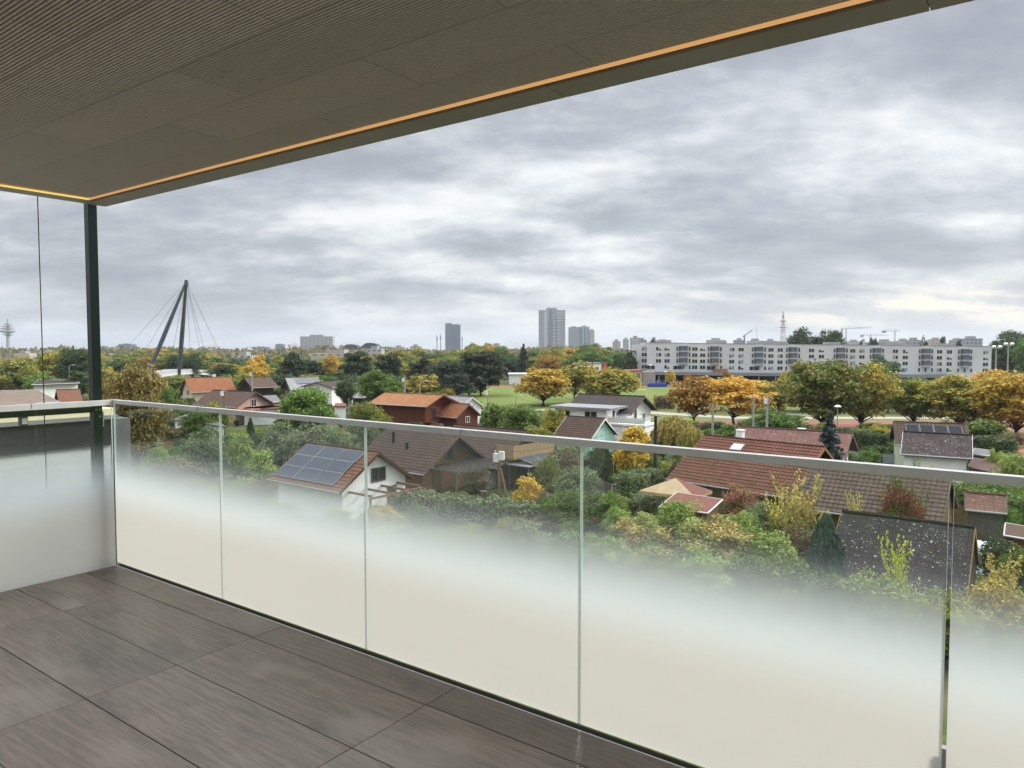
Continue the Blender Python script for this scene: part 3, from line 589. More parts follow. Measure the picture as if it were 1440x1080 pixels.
t = NT('solar_cells'); bk = t.n('ShaderNodeTexBrick', {'Vector': t.uv(), 'Color1': (.022, .030, .055), 'Color2': (.028, .037, .064), 'Mortar': (.11, .12, .15), 'Scale': 1.0, 'Mortar Size': .005, 'Brick Width': .166, 'Row Height': .166}); bk.offset = 0
t.bsdf(bk.outputs[0], .34, .35); CELLS = t.m; ALU = mplain('aluminium_frame', (.42, .43, .44), .4, .5, .3)
def solar(parent, d, x, s0, w, h, name='solar_panel', cells=None):
    """panel on the near slope: left edge x, s0 metres down from the ridge along the slope"""
    a = math.atan(d['sn']); Mx = Matrix.Translation((x + w / 2, -(s0 + h / 2) * math.cos(a), d['zr'] - (s0 + h / 2) * math.sin(a))) @ Matrix.Rotation(a, 4, 'X') @ Matrix.Translation((0, 0, .13))
    f = MB().box(0, (w, h, .04), M=Mx).build(name, ALU, parent)
    MB().quad(*[Mx @ Vector(p) for p in ((-w / 2 + .018, -h / 2 + .018, .0225), (w / 2 - .018, -h / 2 + .018, .0225), (w / 2 - .018, h / 2 - .018, .0225), (-w / 2 + .018, h / 2 - .018, .0225))]).build('cells', cells or CELLS, f)
h1, d = house('white garden house with terracotta roof covered in solar panels', (432, 623), (533, 636), 4.65, 2.7, 2.95, 2.95, 'white', 't_terra', wins=[('x+', .3, 3.0, 1.35, 1.0)], oe=.55, verge='t_terra', frame='dframe', doors=[('x+', 1.6, .9, 2.0, 'dframe')])
for i in range(3):
    for j in range(2): solar(h1, d, d['xl'] + .35 + j * 2.3, .25 + i * 1.2, 2.27, 1.17)
for i in range(3): solar(h1, d, d['xl'] + .45 + 4.6, .25 + i * 1.2, 2.1 - .1 * (i == 1), 1.17)
mb = MB()
for k in range(4): y = -2.4 + k * 1.5; mb.bx(d['x1'] + .0, d['x1'] + 2.4, y - .06, y + .06, 2.05, 2.2)
mb.bx(d['x1'] + 2.3, d['x1'] + 2.42, -2.6, 2.4, 1.9, 2.047)
for y in (-2.5, 2.3): mb.bx(d['x1'] + 2.3, d['x1'] + 2.42, y - .06, y + .06, 0, 1.897)
mb.build('pergola', M['timber'], h1)
h2, d = house('large brown timber chalet with brown tiled roof behind the solar house', (545, 602), (646, 612), 4.75, 2.4, 3.5, None, 'timber', 't_brown', og=.9, oe=.6, wins=[('x+', -.2, 3.2, .9, 1.1, 1)], doors=[('x+', -1.8, .9, 2.0, 'dframe'), ('x+', 1.2, .9, 2.0, 'honey')], frame='dframe', chim=[(-2.0, -1.5, .9, .16, 'dark'), (.2, -2.0, .5, .16, 'dark')])
x1 = d['x1']
mb = MB()
for k in range(10): y = -3.4 + k * .75; mb.bx(x1 + .1, x1 + 3.9, y - .05, y + .05, 2.35, 2.47)
mb.bx(x1 + .05, x1 + .17, -3.6, 3.5, 2.2, 2.347); mb.bx(x1 + 3.6, x1 + 3.72, -3.6, 3.5, 2.2, 2.347)
for y in (-3.4, 0, 3.3): mb.bx(x1 + 3.6, x1 + 3.72, y - .06, y + .06, 0, 2.197)
mb.build('pergola', M['greyboard'], h2)
h3, d = house('brown chalet with bamboo screened balcony behind the large timber chalet', (640, 597), (741, 606), 4.7, 2.2, 3.2, None, 'honey', 't_brown', og=.9, oe=.5, wins=[('x+', .9, 3.6, .9, 1.1)], frame='dframe')
x1 = d['x1']; bb = MB().bx(x1 + .02, x1 + 1.9, -3.2, 2.8, 2.55, 2.7); bb = bb.build('balcony', M['honey'], h3)
MB().bx(x1 + 1.86, x1 + 1.9, -3.15, 2.75, 2.705, 3.75).bx(x1 + .03, x1 + 1.855, -3.15, -3.11, 2.705, 3.75).build('screen', M['bamboo'], bb)
mb = MB().bx(x1 + .02, x1 + 3.9, -3.6, 2.8, 2.18, 2.26); pr = mb.build('porch_roof', M['zinc'], h3)
for y in (-3.5, 2.7): MB().bx(x1 + 3.7, x1 + 3.8, y - .05, y + .05, 0, 2.178).build('porch_post', M['dframe'], pr)
Mx = Matrix.Translation((x1 + 2.95, .0, 2.55)) @ Matrix.Rotation(R(14), 4, 'Y')
for k in range(2):
    f = MB().box(0, (1.7, 1.9, .04), M=Mx @ Matrix.Translation((0, -1.9 + 1.95 * k, 0))).build('solar_panel', ALU, h3)
    MB().quad(*[Mx @ Vector((a, b - 1.9 + 1.95 * k, .023)) for a, b in ((-.82, -.92), (.82, -.92), (.82, .92), (-.82, .92))]).build('cells', CELLS, f)
h4, d = house('orange roofed red log chalet with upper balcony', (541, 552), (624, 555.5), 5.3, 4.1, 3.2, 3.4, 'redlog', 't_tan', og=.9, oe=.6, wins=[('x+', 1.3, 2.6, 1.1, 1.4), ('x+', -1.2, 2.6, 1.0, 1.8)], tiles=False, frame='dframe', verge='redlog')
x1 = d['x1']; b4 = MB().bx(x1 + .02, x1 + .85, -3.1, .3, 1.5, 1.62); mb = b4
for k in range(12): mb.bx(x1 + .8, x1 + .84, -3.05 + k * .28, -3.0 + k * .28, 1.62, 2.4)
mb.bx(x1 + .78, x1 + .86, -3.1, .3, 2.4, 2.48); mb.build('balcony', M['redlog'], h4)
house('small white shed house with pale grey sheet roof beside the red log chalet', (627, 556), (664, 558.5), 4.3, 3.0, 2.2, None, 'white', 't_grey', og=.3, tiles=False, wins=[('x+', 0, 2.5, .9, .9)], verge='frame')
house('small dark red hut with orange tiled roof beside the red log chalet', (630, 566.5), (660, 568.5), 4.0, 2.5, 2.2, None, 'redlog', 't_orange', og=.4, tiles=False, wins=[('x+', 0, 1.8, .9, .9)])
h6, d = house('white two storey house with dark gable roof and flat front extension', (814, 554), (907, 557.5), 6.0, 4.3, 3.9, None, 'white', 't_dark', og=.8, oe=.6, tiles=False, wins=[('x+', -1.2, 3.6, .9, 1.7, 1), ('x+', 1.6, 3.2, .9, 1.2)], verge='dframe', doors=[('x+', 1.4, 1.0, 2.1, 'dframe')])
ex = MB().bx(-4.1, 2.8, -7.4, -3.3, -.05, 4.72).build('extension', M['white'], h6)
MB().bx(-4.7, 3.6, -7.9, -2.9, 4.723, 4.98).build('flat_roof', M['zinc'], ex)
for x in (-2.8, .8): window(h6, 'y-', (x, -7.4, 4.1), 1.7, .85, 'frame')
window(h6, 'x+', (2.8, -5.4, 3.9), .8, 1.5, split=1)
tr_ = MB().bx(2.82, 7.6, -7.2, -3.92, 3.0, 3.2).build('terrace', M['white'], h6); mb = MB()
mb.bx(2.85, 7.6, -7.2, -7.14, 3.9, 3.97); mb.bx(7.54, 7.6, -7.13, -3.95, 3.9, 3.97)
for k in range(15): mb.bx(2.9 + k * .32, 2.93 + k * .32, -7.19, -7.15, 3.2, 3.9)
mb.bx(2.85, 7.58, -7.175, -7.165, 3.25, 3.85); mb.build('railing', M['frame'], tr_)
MB().bx(2.82, 7.5, -7.0, -3.95, -.05, 2.997).build('lower_wall', M['white'], h6)
house('small mint green gabled hut with brown tiled roof below the white two storey house', (797.5, 585), (851, 588.5), 4.1, 2.3, 2.7, None, 'mint', 't_brown', og=.35, oe=.35, verge='frame', wins=[('x+', 0, 3.1, .35, .45, 1)])
h8, d8 = house('large garden house with red brown tiled roof, white chimney and roof light', (990, 612), (1160, 629), 5.0, 2.35, 4.6, 4.0, 'timber', 't_red', og=.7, oe=.45, wins=[('x+', -1, 1.6, 1.2, 1.0)], chim=[(-2.0, .55, .95, .5, 'white')], sky=[(-1.35, .22, .95, .8)], frame='dframe', verge='honey')
house('low house with lichen spotted grey brown tiles adjoining the large red roof', (1140, 655), (1338, 674), 4.4, 2.5, 2.8, 2.8, 'timber', 't_lichen', og=.25, oe=.4, frame='dframe', verge='dframe')
house('long house with faded red shingle roof and white gable behind the large red roof', (1040, 600), (1199, 609.5), 4.5, 2.9, 3.0, None, 'white', 't_faded', og=.8, oe=.45, tiles=False, wins=[('x+', .4, 2.6, .5, .5, 1), ('x+', -1, 1.5, .9, .9)])
house('nearest shed like house with dark slate roof blotched by white lichen', (1184, 719), (1371, 742), 3.9, 1.7, 3.2, None, 'darktimber', 't_slate', og=.1, oe=.3, tiles=False, verge='honey')
h11, d = house('white house with dark brown slate roof spotted by white lichen', (1270, 607), (1367, 612), 4.6, 3.15, 2.7, None, 'white', 't_slate2', og=.25, oe=.3, tiles=False, verge='frame', doors=[('x+', .5, .9, 2.0, 'dframe')])
MB().tube([(d['x1'] + .1, -3.05, 2.9), (d['x1'] - .1, -2.78, 2.5), (d['x1'] - .1, -2.78, .1)], .05, 8).build('downpipe', M['dframe'], h11)
h12, d = house('pale green house with four black solar collectors behind the white lichen roof house', (1256, 593), (1358, 596.5), 4.6, 2.9, 2.9, None, 'palegreen', 't_brown', og=.4, oe=.4)
for k in range(4): solar(h12, d, d['xl'] + 1.05 + k * 1.22, .55, 1.14, 2.0, 'solar_collector', mplain('collector_black', (.008, .009, .012), .5, .15))
house('small weathered plank shed with reddish felt roof beside the lane', (1357, 692), (1415, 697), 2.9, 2.2, 1.3, None, 'greyboard', 't_faded', og=.15, oe=.2, tiles=False, name='garden_shed', cat='shed')
house('cream gabled house with bright orange tiled roof left of the brown chalet', (259, 531.5), (324, 530), 5.6, 2.9, 4.2, None, 'cream', 't_orange', og=.6, tiles=False, wins=[('x-', -.5, 2.4, 1.6, 1.3)], chim=[(1.5, .5, .9, .6, 'white')])
h15, d = house('pink gabled house with weathered brown tiled roof', (299, 548.5), (360, 551), 5.0, 3.0, 3.6, None, 'pink', 't_brown', og=.6, tiles=False, wins=[('x+', 0, 3.2, 1.1, 1.2)])
MB().bx(d['x1'] + .05, d['x1'] + 4.2, -4.2, 3.2, 2.4, 2.6).build('porch_roof', mnoise('salmon_sheet', (.45, .17, .11), None, 1), h15)
house('dark brown chalet with brown roof and wide glazed gable', (343, 531), (380, 530), 5.6, 3.8, 3.9, None, 'darktimber', 't_brown', og=1.0, oe=.6, tiles=False, wins=[('x+', -1.2, 2.4, 1.3, 1.9), ('x+', .8, 2.4, 1.3, 1.9)], frame='honey')
h17, d = house('cream house with grey roof and solar panels between two chalets', (401, 531.5), (447, 530.5), 5.3, 3.0, 3.6, None, 'cream', 't_grey', og=.7, tiles=False, wins=[('x-', -.6, 2.4, 1.2, 1.1)])
for k in range(3): solar(h17, d, d['xl'] + 2.2 + k * 1.75, .5, 1.7, 2.0, cells=mplain('blue_grey_cells', (.06, .07, .09), .2, .6))
house('white bungalow with low dark roof right of the grey roofed cream house', (444, 537.5), (489, 534.5), 4.9, 4.0, 3.6, None, 'white', 't_dark', og=.6, oe=.5, tiles=False, wins=[('y-', 1.0, 2.4, 1.3, 1.2), ('y-', -2.0, 2.4, 1.0, 1.2)], frame='dframe')
house('dark hut with pale grey sheet roof and white gable end near the red log chalet', (495, 544), (529, 543.5), 4.5, 2.8, 3.2, None, 'darktimber', 't_grey', og=.4, tiles=False, wins=[('x+', -.4, 2.9, .9, 1.1)])
# flat and odd roofs
def flat_hut(label, pts, z, wall, roof, edge='frame', name='garden_shed', cat='shed', open_=False, tk=.16, slope=0):
    """pts: four roof corners (pixels) on the plane z"""
    q = [onz(px, py, z) for px, py in pts]; c = sum(q, Vector()) / 4; o = empty(name, (c.x, c.y, 0), 0, label, cat); q = [p - Vector((c.x, c.y, 0)) for p in q]
    if sum(q[i].x * q[(i + 1) % 4].y - q[(i + 1) % 4].x * q[i].y for i in range(4)) < 0: q.reverse()
    MB().prism([(p.x, p.y) for p in q], z - tk, z).build('roof', M[roof], o)
    mb = MB()
    for i in range(4):
        a, b = q[i], q[(i + 1) % 4]; dd = (b - a).normalized(); mb.tube([a + Vector((0, 0, -.03)), b + Vector((0, 0, -.03))], .05, 4)
    mb.build('edge_trim', M[edge], o)
    if open_:
        for p in q: MB().bx(p.x * .93 - .06, p.x * .93 + .06, p.y * .93 - .06, p.y * .93 + .06, 0, z - tk - .003).build('post', M['timber'], o)
    else: MB().prism([(p.x * .92, p.y * .92) for p in q], -.05, z - tk - .003).build('wall', M[wall], o)
    HOUSES.append((c.x, c.y, 3)); return o
flat_hut('red flat felt roofed shed with white edge in front of the large red roof', [(927, 712), (952, 692), (1016, 702), (995, 721)], 2.4, 'timber', 'red')
flat_hut('green flat roofed lean to beside the pink gabled house', [(364, 566), (362, 557), (388, 556), (395, 565)], 3.0, 'white', 't_grey')
flat_hut('salmon flat roofed shed behind the rail below the pink gabled house', [(341, 575), (352, 569), (395, 567), (392, 574)], 2.6, 'white', 'red', 'red')
flat_hut('small red roofed garden kiosk left of the red log chalet', [(470, 571), (472, 567), (486, 567), (487, 571)], 2.8, 'white', 'red', 'red')
flat_hut('open carport with grey sloping edge right of the white lichen roof house', [(1362, 656), (1368, 643), (1418, 650), (1412, 668)], 2.3, 'timber', 't_faded', 'greyboard', 'carport', 'carport', True)
flat_hut('grey glass roofed cold frame hut behind the carport', [(1367, 638), (1370, 630), (1393, 633), (1391, 641)], 2.0, 'darktimber', 't_grey', 'metal')
flat_hut('dark red plank shed with white roof edge at the right by the lane', [(1412, 752), (1414, 735), (1465, 744), (1470, 762)], 2.3, 'redlog', 't_faded')
flat_hut('grey flat roofed outbuilding behind the golden tree', [(243, 590), (262, 582), (300, 586), (318, 600)], 2.5, 'white', 't_grey', 'dframe')
flat_hut('brown gravel flat roof of a long building at the far left', [(-30, 571), (-40, 550), (52, 548), (84, 565)], 6.5, 'cream', 'gravel', 'metal', 'flat_roof_building', 'building')
flat_hut('white flat roofed house with dark roof at the far left', [(44, 541), (54, 534.5), (108, 534), (112, 538.5)], 4.6, 'white', 't_dark', 'frame', 'garden_house', 'house')
house('small hut with rusty red roof at the far left below the white house', (79, 548), (112, 547), 4.2, 2.2, 3.0, None, 'darktimber', 't_terra', og=.4, tiles=False, name='garden_shed', cat='shed')
# cream and red pavilion tent
p0 = onz(950, 686, 2.2); o = empty('garden_pavilion', (p0.x, p0.y, 0), R(-36), 'cream and red pavilion tent beside the red flat roofed shed', 'pavilion')
mb = MB(); A4 = [(-2.1, -1.5, 2.0), (2.1, -1.5, 2.0), (2.1, 1.5, 2.0), (-2.1, 1.5, 2.0)]; ap = (0, 0, 2.9)
for i in range(4): mb.add([A4[i], A4[(i + 1) % 4], ap], [(0, 1, 2)], None, 0 if i in (0,) else 1); a, b = A4[i], A4[(i + 1) % 4]; mb.quad(a, (a[0], a[1], 1.8), (b[0], b[1], 1.8), b, None, 0)
mb.build('canopy', [M['awning'], M['red']], o)
for x, y, z in A4: MB().tube([(x * .97, y * .97, 0), (x * .97, y * .97, 2.0)], .03, 6).build('pole', M['metal'], o)
# white arched poly tunnel, right
p0 = onz(1385, 764, 1.4); o = empty('white_cover', (p0.x, p0.y, 0), R(-36), 'white curved tarpaulin tunnel behind the dark slate roof', 'cover')
mb = MB(); n = 12; prof = [(math.cos(math.pi * k / n) * 1.3, math.sin(math.pi * k / n) * 1.5) for k in range(n + 1)]
mb.extr([(-1.6, y, z) for y, z in prof], (3.2, 0, 0)); mb.build('tarpaulin', M['pvc'], o)
# grey storage box by the pergola
p0 = onz(682, 688, 0); o = empty('storage_box', (p0.x, p0.y + 1.0, 0), R(-36), 'grey storage box with dark lid beside the timber chalet pergola', 'storage box')
MB().bx(-.8, .8, -.5, .5, 0, 1.25).build('body', mplain('box_grey', (.36, .37, .39), .5), o); MB().bx(-.85, .85, -.55, .55, 1.253, 1.38).build('lid', M['zinc'], o)
o = empty('privacy_fence', onz(738, 690, 0) + Vector((0, 3.2, 0)), R(-36), 'dark green privacy screen fence behind the yellow bush', 'fence'); MB().bx(-2.4, 2.4, -.03, .03, .05, 1.75).build('screen', mplain('dark_green_screen', (.012, .05, .04), .6), o)
for x in (-2.4, 0, 2.4): MB().bx(x - .04, x + .04, .035, .11, 0, 1.85).build('post', M['metal'], o)
o = empty('garden_fence', onz(1240, 655, 0) + Vector((0, 2.2, 0)), R(-33), 'low grey panel fence left of the white lichen roof house', 'fence'); MB().bx(-5, 3, -.03, .03, .05, 1.0).build('panel', mplain('fence_grey', (.30, .32, .36), .5), o)
for k in range(5): MB().bx(-5 + 2 * k - .05, -5 + 2 * k + .05, -.12, -.035, 0, 1.15).build('post', M['dark'], o)
# ================================================================== APARTMENT BLOCK across the sports ground
BY = 246.0
bl = ony(897, 540, BY); br = ony(1393, 540, BY); BW_ = br.x - bl.x; SH = -1.3 / BW_           # the whole row steps gently down to the right
CONC = mnoise('pale_render', (.58, .585, .59), (.52, .525, .535), .12, .85)
blk = empty('apartment_block', (bl.x, BY, 0), 0, 'long pale grey five storey apartment block with glazed bays across the sports lawn', 'apartment block')
def shx(mb):
    mb.v = [(x, y, z + SH * x if z > .5 else z) for x, y, z in mb.v]; return mb
TOPZ = 13.9
mb = MB().bx(3.0, BW_, 0, 14, 0, TOPZ); shx(mb).build('wall', CONC, blk)
mb = MB().bx(0, 2.99, 2.5, 14, 0, TOPZ - .5); shx(mb).build('wall', CONC, blk)
mb = MB().bx(2.9, BW_ + .1, -.12, 14.1, TOPZ + .004, TOPZ + .16); shx(mb).build('parapet', M['concrete'], blk)
for k, (a, b, h) in enumerate(((8, 12, .9), (27, 31, .7), (44, 52, .9), (66, 70, .8), (88, 93, .9), (104, 108, .8))):
    mb = MB().bx(a, b, 4, 9, TOPZ + .16, TOPZ + .2 + h); shx(mb).build('stair_head', M['concrete'], blk)
def wz(row): return 12.0 - 2.05 * row          # window centre height, row 0 = top
def bxp(px): return ony(px, 500, BY).x - bl.x
BL = [mplain('blind_white', (.55, .55, .53), .6), mplain('curtain_grey', (.26, .26, .27), .7), M['pane']]
def winmesh(w, h, v):
    mb = MB(); mb.bx(-w / 2, w / 2, -.06, .02, -h / 2, h / 2, 0); b = .08
    for k, (x0, x1) in enumerate(((-w / 2 + b, -.05), (.05, w / 2 - b))):
        f = (0, .35, .6, 0, 1.0)[(v + k * (v % 3)) % 5]; zt = h / 2 - b; zm = zt - f * (h - 2 * b)
        if f > 0: mb.bx(x0, x1, -.072, -.0605, zm, zt, 1 if v % 2 else 2)
        if f < 1: mb.bx(x0, x1, -.075, -.0605, -h / 2 + b, zm - .002, 3)
    return mb.mesh('window', [M['frame']] + BL)
WM = [winmesh(1.9, 1.35, v) for v in range(6)]; WW = winmesh(3.0, 1.4, 0)
wr = random.Random(5)
for px in (906, 926, 938, 977, 988, 1029, 1042, 1084, 1097, 1141, 1155, 1199, 1212, 1259, 1273, 1321, 1335, 1386):
    for r_ in range(4):
        if wr.random() < .05: continue
        x = bxp(px); link('window', WM[wr.choice((0, 0, 0, 3, 1, 2, 4, 5))], blk, (x, 0, wz(r_) + SH * x))
for px in (915, 953, 1000, 1060):
    x = bxp(px); link('window', WW, blk, (x, 0, wz(3) - .15 + SH * x))
bm = MB()
for r_ in range(3):
    z = wz(r_)
    bm.prism([(-1.6, -.002), (1.6, -.002), (1.1, -1.1), (-1.1, -1.1)], z - 1.0, z - .55, 0); bm.prism([(-1.55, -.002), (1.55, -.002), (1.05, -1.04), (-1.05, -1.04)], z - .547, z + .93, 1)
    for q in range(6): xx = -1.05 + q * .42; bm.bx(xx - .03, xx + .03, -1.09, -1.045, z - .54, z + .92, 0)
    for sgn in (-1, 1): bm.bx(sgn * 2.1 - .28, sgn * 2.1 + .28, -.07, -.002, z - .6, z + .75, 1)
bm.prism([(-1.6, -.002), (1.6, -.002), (1.15, -1.15), (-1.15, -1.15)], 12.95, 13.12, 0)
bme = bm.mesh('glazed_bay', [mplain('bay_frame', (.40, .42, .44), .5), M['paneblue']])
for px in (961, 1005, 1067, 1115, 1182, 1233, 1302, 1357): x = bxp(px); link('glazed_bay', bme, blk, (x, 0, SH * x))
mb = MB()
for px in (961, 1005, 1067, 1115, 1182, 1233, 1302, 1357):
    for q in (-2.2, 0, 2.2): x = bxp(px) + q; mb.bx(x - .28, x + .28, -.06, -.004, wz(3) - .65, wz(3) + .55)
shx(mb).build('lower_window', M['pane'], blk)
x0, x1 = bxp(918), bxp(1335)
mb = MB().bx(x0, x1, -6, -.01, 3.35, 3.65).bx(x0, x1, -5.6, -.01, 3.653, 4.35); shx(mb).build('podium', mplain('podium_glazing', (.20, .215, .23), .3, .5), blk)
mb = MB().bx(x0 + .5, x1 - .5, -1.2, -.06, 0, 3.3); mb.build('dark_opening', M['dark'], blk)  # near-black box filling the opening under the podium
mb = MB(); k = x0 + 1
while k < x1: mb.bx(k - .1, k + .1, -5.8, -5.6, 0, 3.0); k += 5.5
mb.build('column', M['concrete'], blk)
mb = MB().bx(bxp(1003), bxp(1020), -3.0, -.3, 4.2, 5.5); shx(mb).build('wood_box', M['honey'], blk)
# school pavilion with white windows left of the block
p = ony(874, 530, 236); q = ony(903, 530, 236); sc = empty('school_building', (p.x, 236, 0), 0, 'low tan pavilion with white grid windows and orange roof edge left of the apartment block', 'building'); w = q.x - p.x
MB().bx(0, w, 0, 10, 0, 4.6).build('wall', mnoise('tan_render', (.46, .42, .36), None, .5), sc); MB().bx(-.3, w + .3, -.3, 10.3, 4.603, 5.0).build('roof', mnoise('orange_edge', (.42, .16, .08), None, .5), sc)
for k in range(2):
    x = 1.1 + k * 3.2
    window(sc, 'y-', (x + .5, 0, 2.9), 2.6, 2.1, split=4)
MB().bx(w + .31, w + 4.5, 1, 9, 0, 4.4).build('annex', M['concrete'], sc)
# white sports pavilion
p = ony(716, 530, 243); o = empty('sports_pavilion', (p.x, 243, 0), 0, 'long low white sports pavilion beyond the lawn behind the golden trees', 'building')
MB().bx(0, 18, 0, 9, 0, 3.2).build('wall', M['white'], o); MB().bx(-.4, 18.4, -.4, 9.4, 3.203, 3.6).build('roof', mplain('white_roof', (.6, .62, .62), .6), o); MB().bx(4, 5.2, -.06, -.002, 0, 2.3).build('door', M['dark'], o)
window(o, 'y-', (8, 0, 1.8), 3.2, 1.3, split=3); window(o, 'y-', (13, 0, 1.8), 3.2, 1.3, split=3)
p = ony(822, 520, 262); o = empty('club_house', (p.x - 3, 262, 0), 0, 'white two storey club house with curved red end behind the orange trees', 'building')
MB().bx(0, 9, 0, 8, 0, 6.6).build('wall', M['white'], o); MB().bx(-.3, 9.0, -.3, 8.3, 6.603, 6.9).build('roof', M['zinc'], o)
MB().prism([(9.01 + 2.2 * math.cos(a), 2.2 + 2.2 * math.sin(a)) for a in np.linspace(-math.pi / 2, math.pi / 2, 9)], 0, 6.4).build('red_bay', mplain('red_paint', (.38, .06, .045), .5), o)
for k in range(3): window(o, 'y-', (1.6 + 2.8 * k, 0, 4.8), 1.8, 1.3)
# ================================================================== FAR TOWERS AND TOWN
def mfac(name, c, dark, w, h, mort=.35):
    t = NT(name); u = t.uv(); b = t.n('ShaderNodeTexBrick', {'Vector': u, 'Color1': dark, 'Color2': tuple(x * 1.25 for x in dark), 'Mortar': c, 'Scale': 1.0, 'Mortar Size': mort, 'Mortar Smooth': 0.0, 'Brick Width': w, 'Row Height': h}); b.offset = 0; t.bsdf(b.outputs[0], .55, .3); return t.m
FB = dict(grey=mfac('far_grey_facade', (.33, .34, .37), (.13, .14, .17), 3.2, 3.0, .75), pale=mfac('far_pale_facade', (.44, .44, .45), (.15, .16, .19), 3.6, 3.0, .9), blue=mfac('far_blue_glass', (.12, .16, .22), (.065, .095, .14), 4.0, 3.4, .35), tan=mfac('far_tan_facade', (.46, .40, .33), (.2, .19, .18), 4.5, 3.3, 1.1))
def far_block(label, px0, px1, ytop, Y, fac, depth=18, rz=0.0, parts=(), name='far_building', cat='building', roofh=2.0, group=None):
    a, b = ony(px0, ytop, Y), ony(px1, ytop, Y); w = b.x - a.x; h = a.z; o = empty(name, ((a.x + b.x) / 2, Y, 0), rz, label, cat, group)
    MB().bx(-w / 2, w / 2, 0, depth, 0, h).build('wall', FB[fac], o)
    MB().bx(-w * .22, w * .18, depth * .2, depth * .8, h + .003, h + roofh).build('roof_house', M['concrete'], o)
    for (fx0, fx1, z0, z1, d, m) in parts: MB().bx(-w / 2 + fx0 * w, -w / 2 + fx1 * w, -d, -.01, z0 * h, z1 * h).build('facade_strip', m if not isinstance(m, str) else M[m], o)
    return o, w, h
GS = mplain('far_grey_strip', (.20, .215, .25), .6); WS = mplain('far_white_strip', (.50, .51, .53), .6)
t = NT('far_balcony_bands'); b_ = t.math('FRACT', t.math('DIVIDE', t.n('ShaderNodeSeparateXYZ', {0: t.obj()}).outputs[2], 3.0)); t.bsdf(t.mix(t.mr(b_, .42, .52), (.62, .63, .64), (.08, .085, .10)), .7); BANDS = t.m
far_block('tallest grey residential tower with white balcony bands on the skyline', 758, 795, 436, 1500, 'grey', 24, 0, ((.20, .30, 0, .97, 1.0, WS), (.15, .195, .25, .97, .5, BANDS), (.305, .36, 0, .95, .6, BANDS), (.38, .50, 0, 1.015, 1.6, GS), (.52, .61, 0, .93, 1.2, BANDS), (.66, .98, .76, .94, 1.4, BANDS), (.70, .80, 0, .75, 1.2, BANDS)), 'tower_block', 'tower', 5.0)
far_block('grey and glass office tower right of the tallest tower', 800.5, 815, 460, 1500, 'grey', 20, 0, (), 'office_tower', 'tower')
far_block('white facetted office tower with blue glass strips right of the tallest tower', 815.5, 829, 459, 1503, 'pale', 20, 0, ((.05, .28, 0, .97, .6, mplain('far_glass_strip', (.16, .22, .29), .2, .6)), (.42, .6, 0, .97, .6, mplain('far_glass_strip2', (.16, .22, .29), .2, .6)), (.76, .92, 0, .97, .6, mplain('far_glass_strip3', (.16, .22, .29), .2, .6))), 'office_tower', 'tower')
far_block('lower stepped end of the white facetted office tower', 829.5, 836, 464, 1505, 'pale', 18, 0, (), 'office_tower', 'tower')
far_block('dark blue glass tower alone on the skyline left of the tallest tower', 626, 636, 455, 1900, 'blue', 20, 0, (), 'glass_tower', 'tower')
far_block('lighter right half of the dark blue glass tower', 636.3, 647, 456.5, 1903, 'blue', 20, 0, (), 'glass_tower', 'tower')
far_block('wide pale hospital like slab block above the pine trees', 422, 468, 473, 1300, 'pale', 16, 0, tuple((.06 + .12 * k, .10 + .12 * k, .05, .98, .8, BANDS) for k in range(8)), 'slab_block', 'building', 3)
far_block('small blue grey twin blocks on the horizon left of the crane', 358, 377, 488, 2200, 'blue', 20)
far_block('narrow blue grey tower on the horizon left of the wide pale slab', 387, 398, 484, 2100, 'blue', 20)
far_block('grey blue cylinder like office block left of the bridge', 166.5, 184, 484, 1700, 'blue', 25)
far_block('low grey block beside the green post on the horizon', 141, 147, 487, 1900, 'blue', 20)
far_block('long tan low building between the dark pines', 437, 503, 497, 420, 'tan', 20)
far_block('pale stepped building behind the dark pines', 515, 536, 491, 500, 'pale', 14)
far_block('pale building with white plant boxes behind the yellow trees by the bridge', 327, 352, 500, 400, 'pale', 12)
tw = random.Random(11)
for k, (px, wpx, yt) in enumerate(((868, 9, 480), (880, 8, 477), (893, 14, 475), (905, 9, 478), (922, 9, 480), (935, 14, 480), (1010, 22, 478), (1040, 16, 478), (1066, 16, 479), (1086, 14, 479), (1205, 12, 480), (1232, 14, 481), (1250, 18, 480), (1275, 12, 479), (1290, 12, 478), (1318, 16, 477), (1370, 22, 476), (1350, 12, 478), (560, 18, 488), (585, 16, 487), (665, 20, 487), (700, 16, 486), (60, 30, 496), (30, 20, 497))):
    far_block('distant town building on the horizon ' + ('above the apartment block roof' if px > 850 else 'between the tree tops'), px - wpx / 2, px + wpx / 2, yt, 620 + tw.uniform(0, 260), tw.choice(['grey', 'pale', 'pale', 'tan']), 14, tw.uniform(-.3, .3), group='distant town buildings on the skyline')
# large dark hipped roofs on the skyline
for px0, px1, yt, lab in ((478, 506, 484, 'steep dark pitched roof left of the domed hill roof on the skyline'), (505, 534, 482, 'broad dark rounded roof on the skyline between the pines')):
    a, b = ony(px0, yt, 900), ony(px1, yt, 900); w = b.x - a.x; o = empty('far_hall', ((a.x + b.x) / 2, 900, 0), 0, lab, 'building')
    MB().bx(-w / 2, w / 2, 0, 20, 0, a.z - 7).build('wall', FB['tan'], o); MB().extr([(-w / 2 - 1, 0, a.z - 6.99), (w / 2 + 1, 0, a.z - 6.99), (w * .28, 0, a.z - 1), (0, 0, a.z), (-w * .2, 0, a.z - .6)], (0, 20, 0)).build('roof', mplain('far_dark_roof', (.05, .055, .065), .8), o)
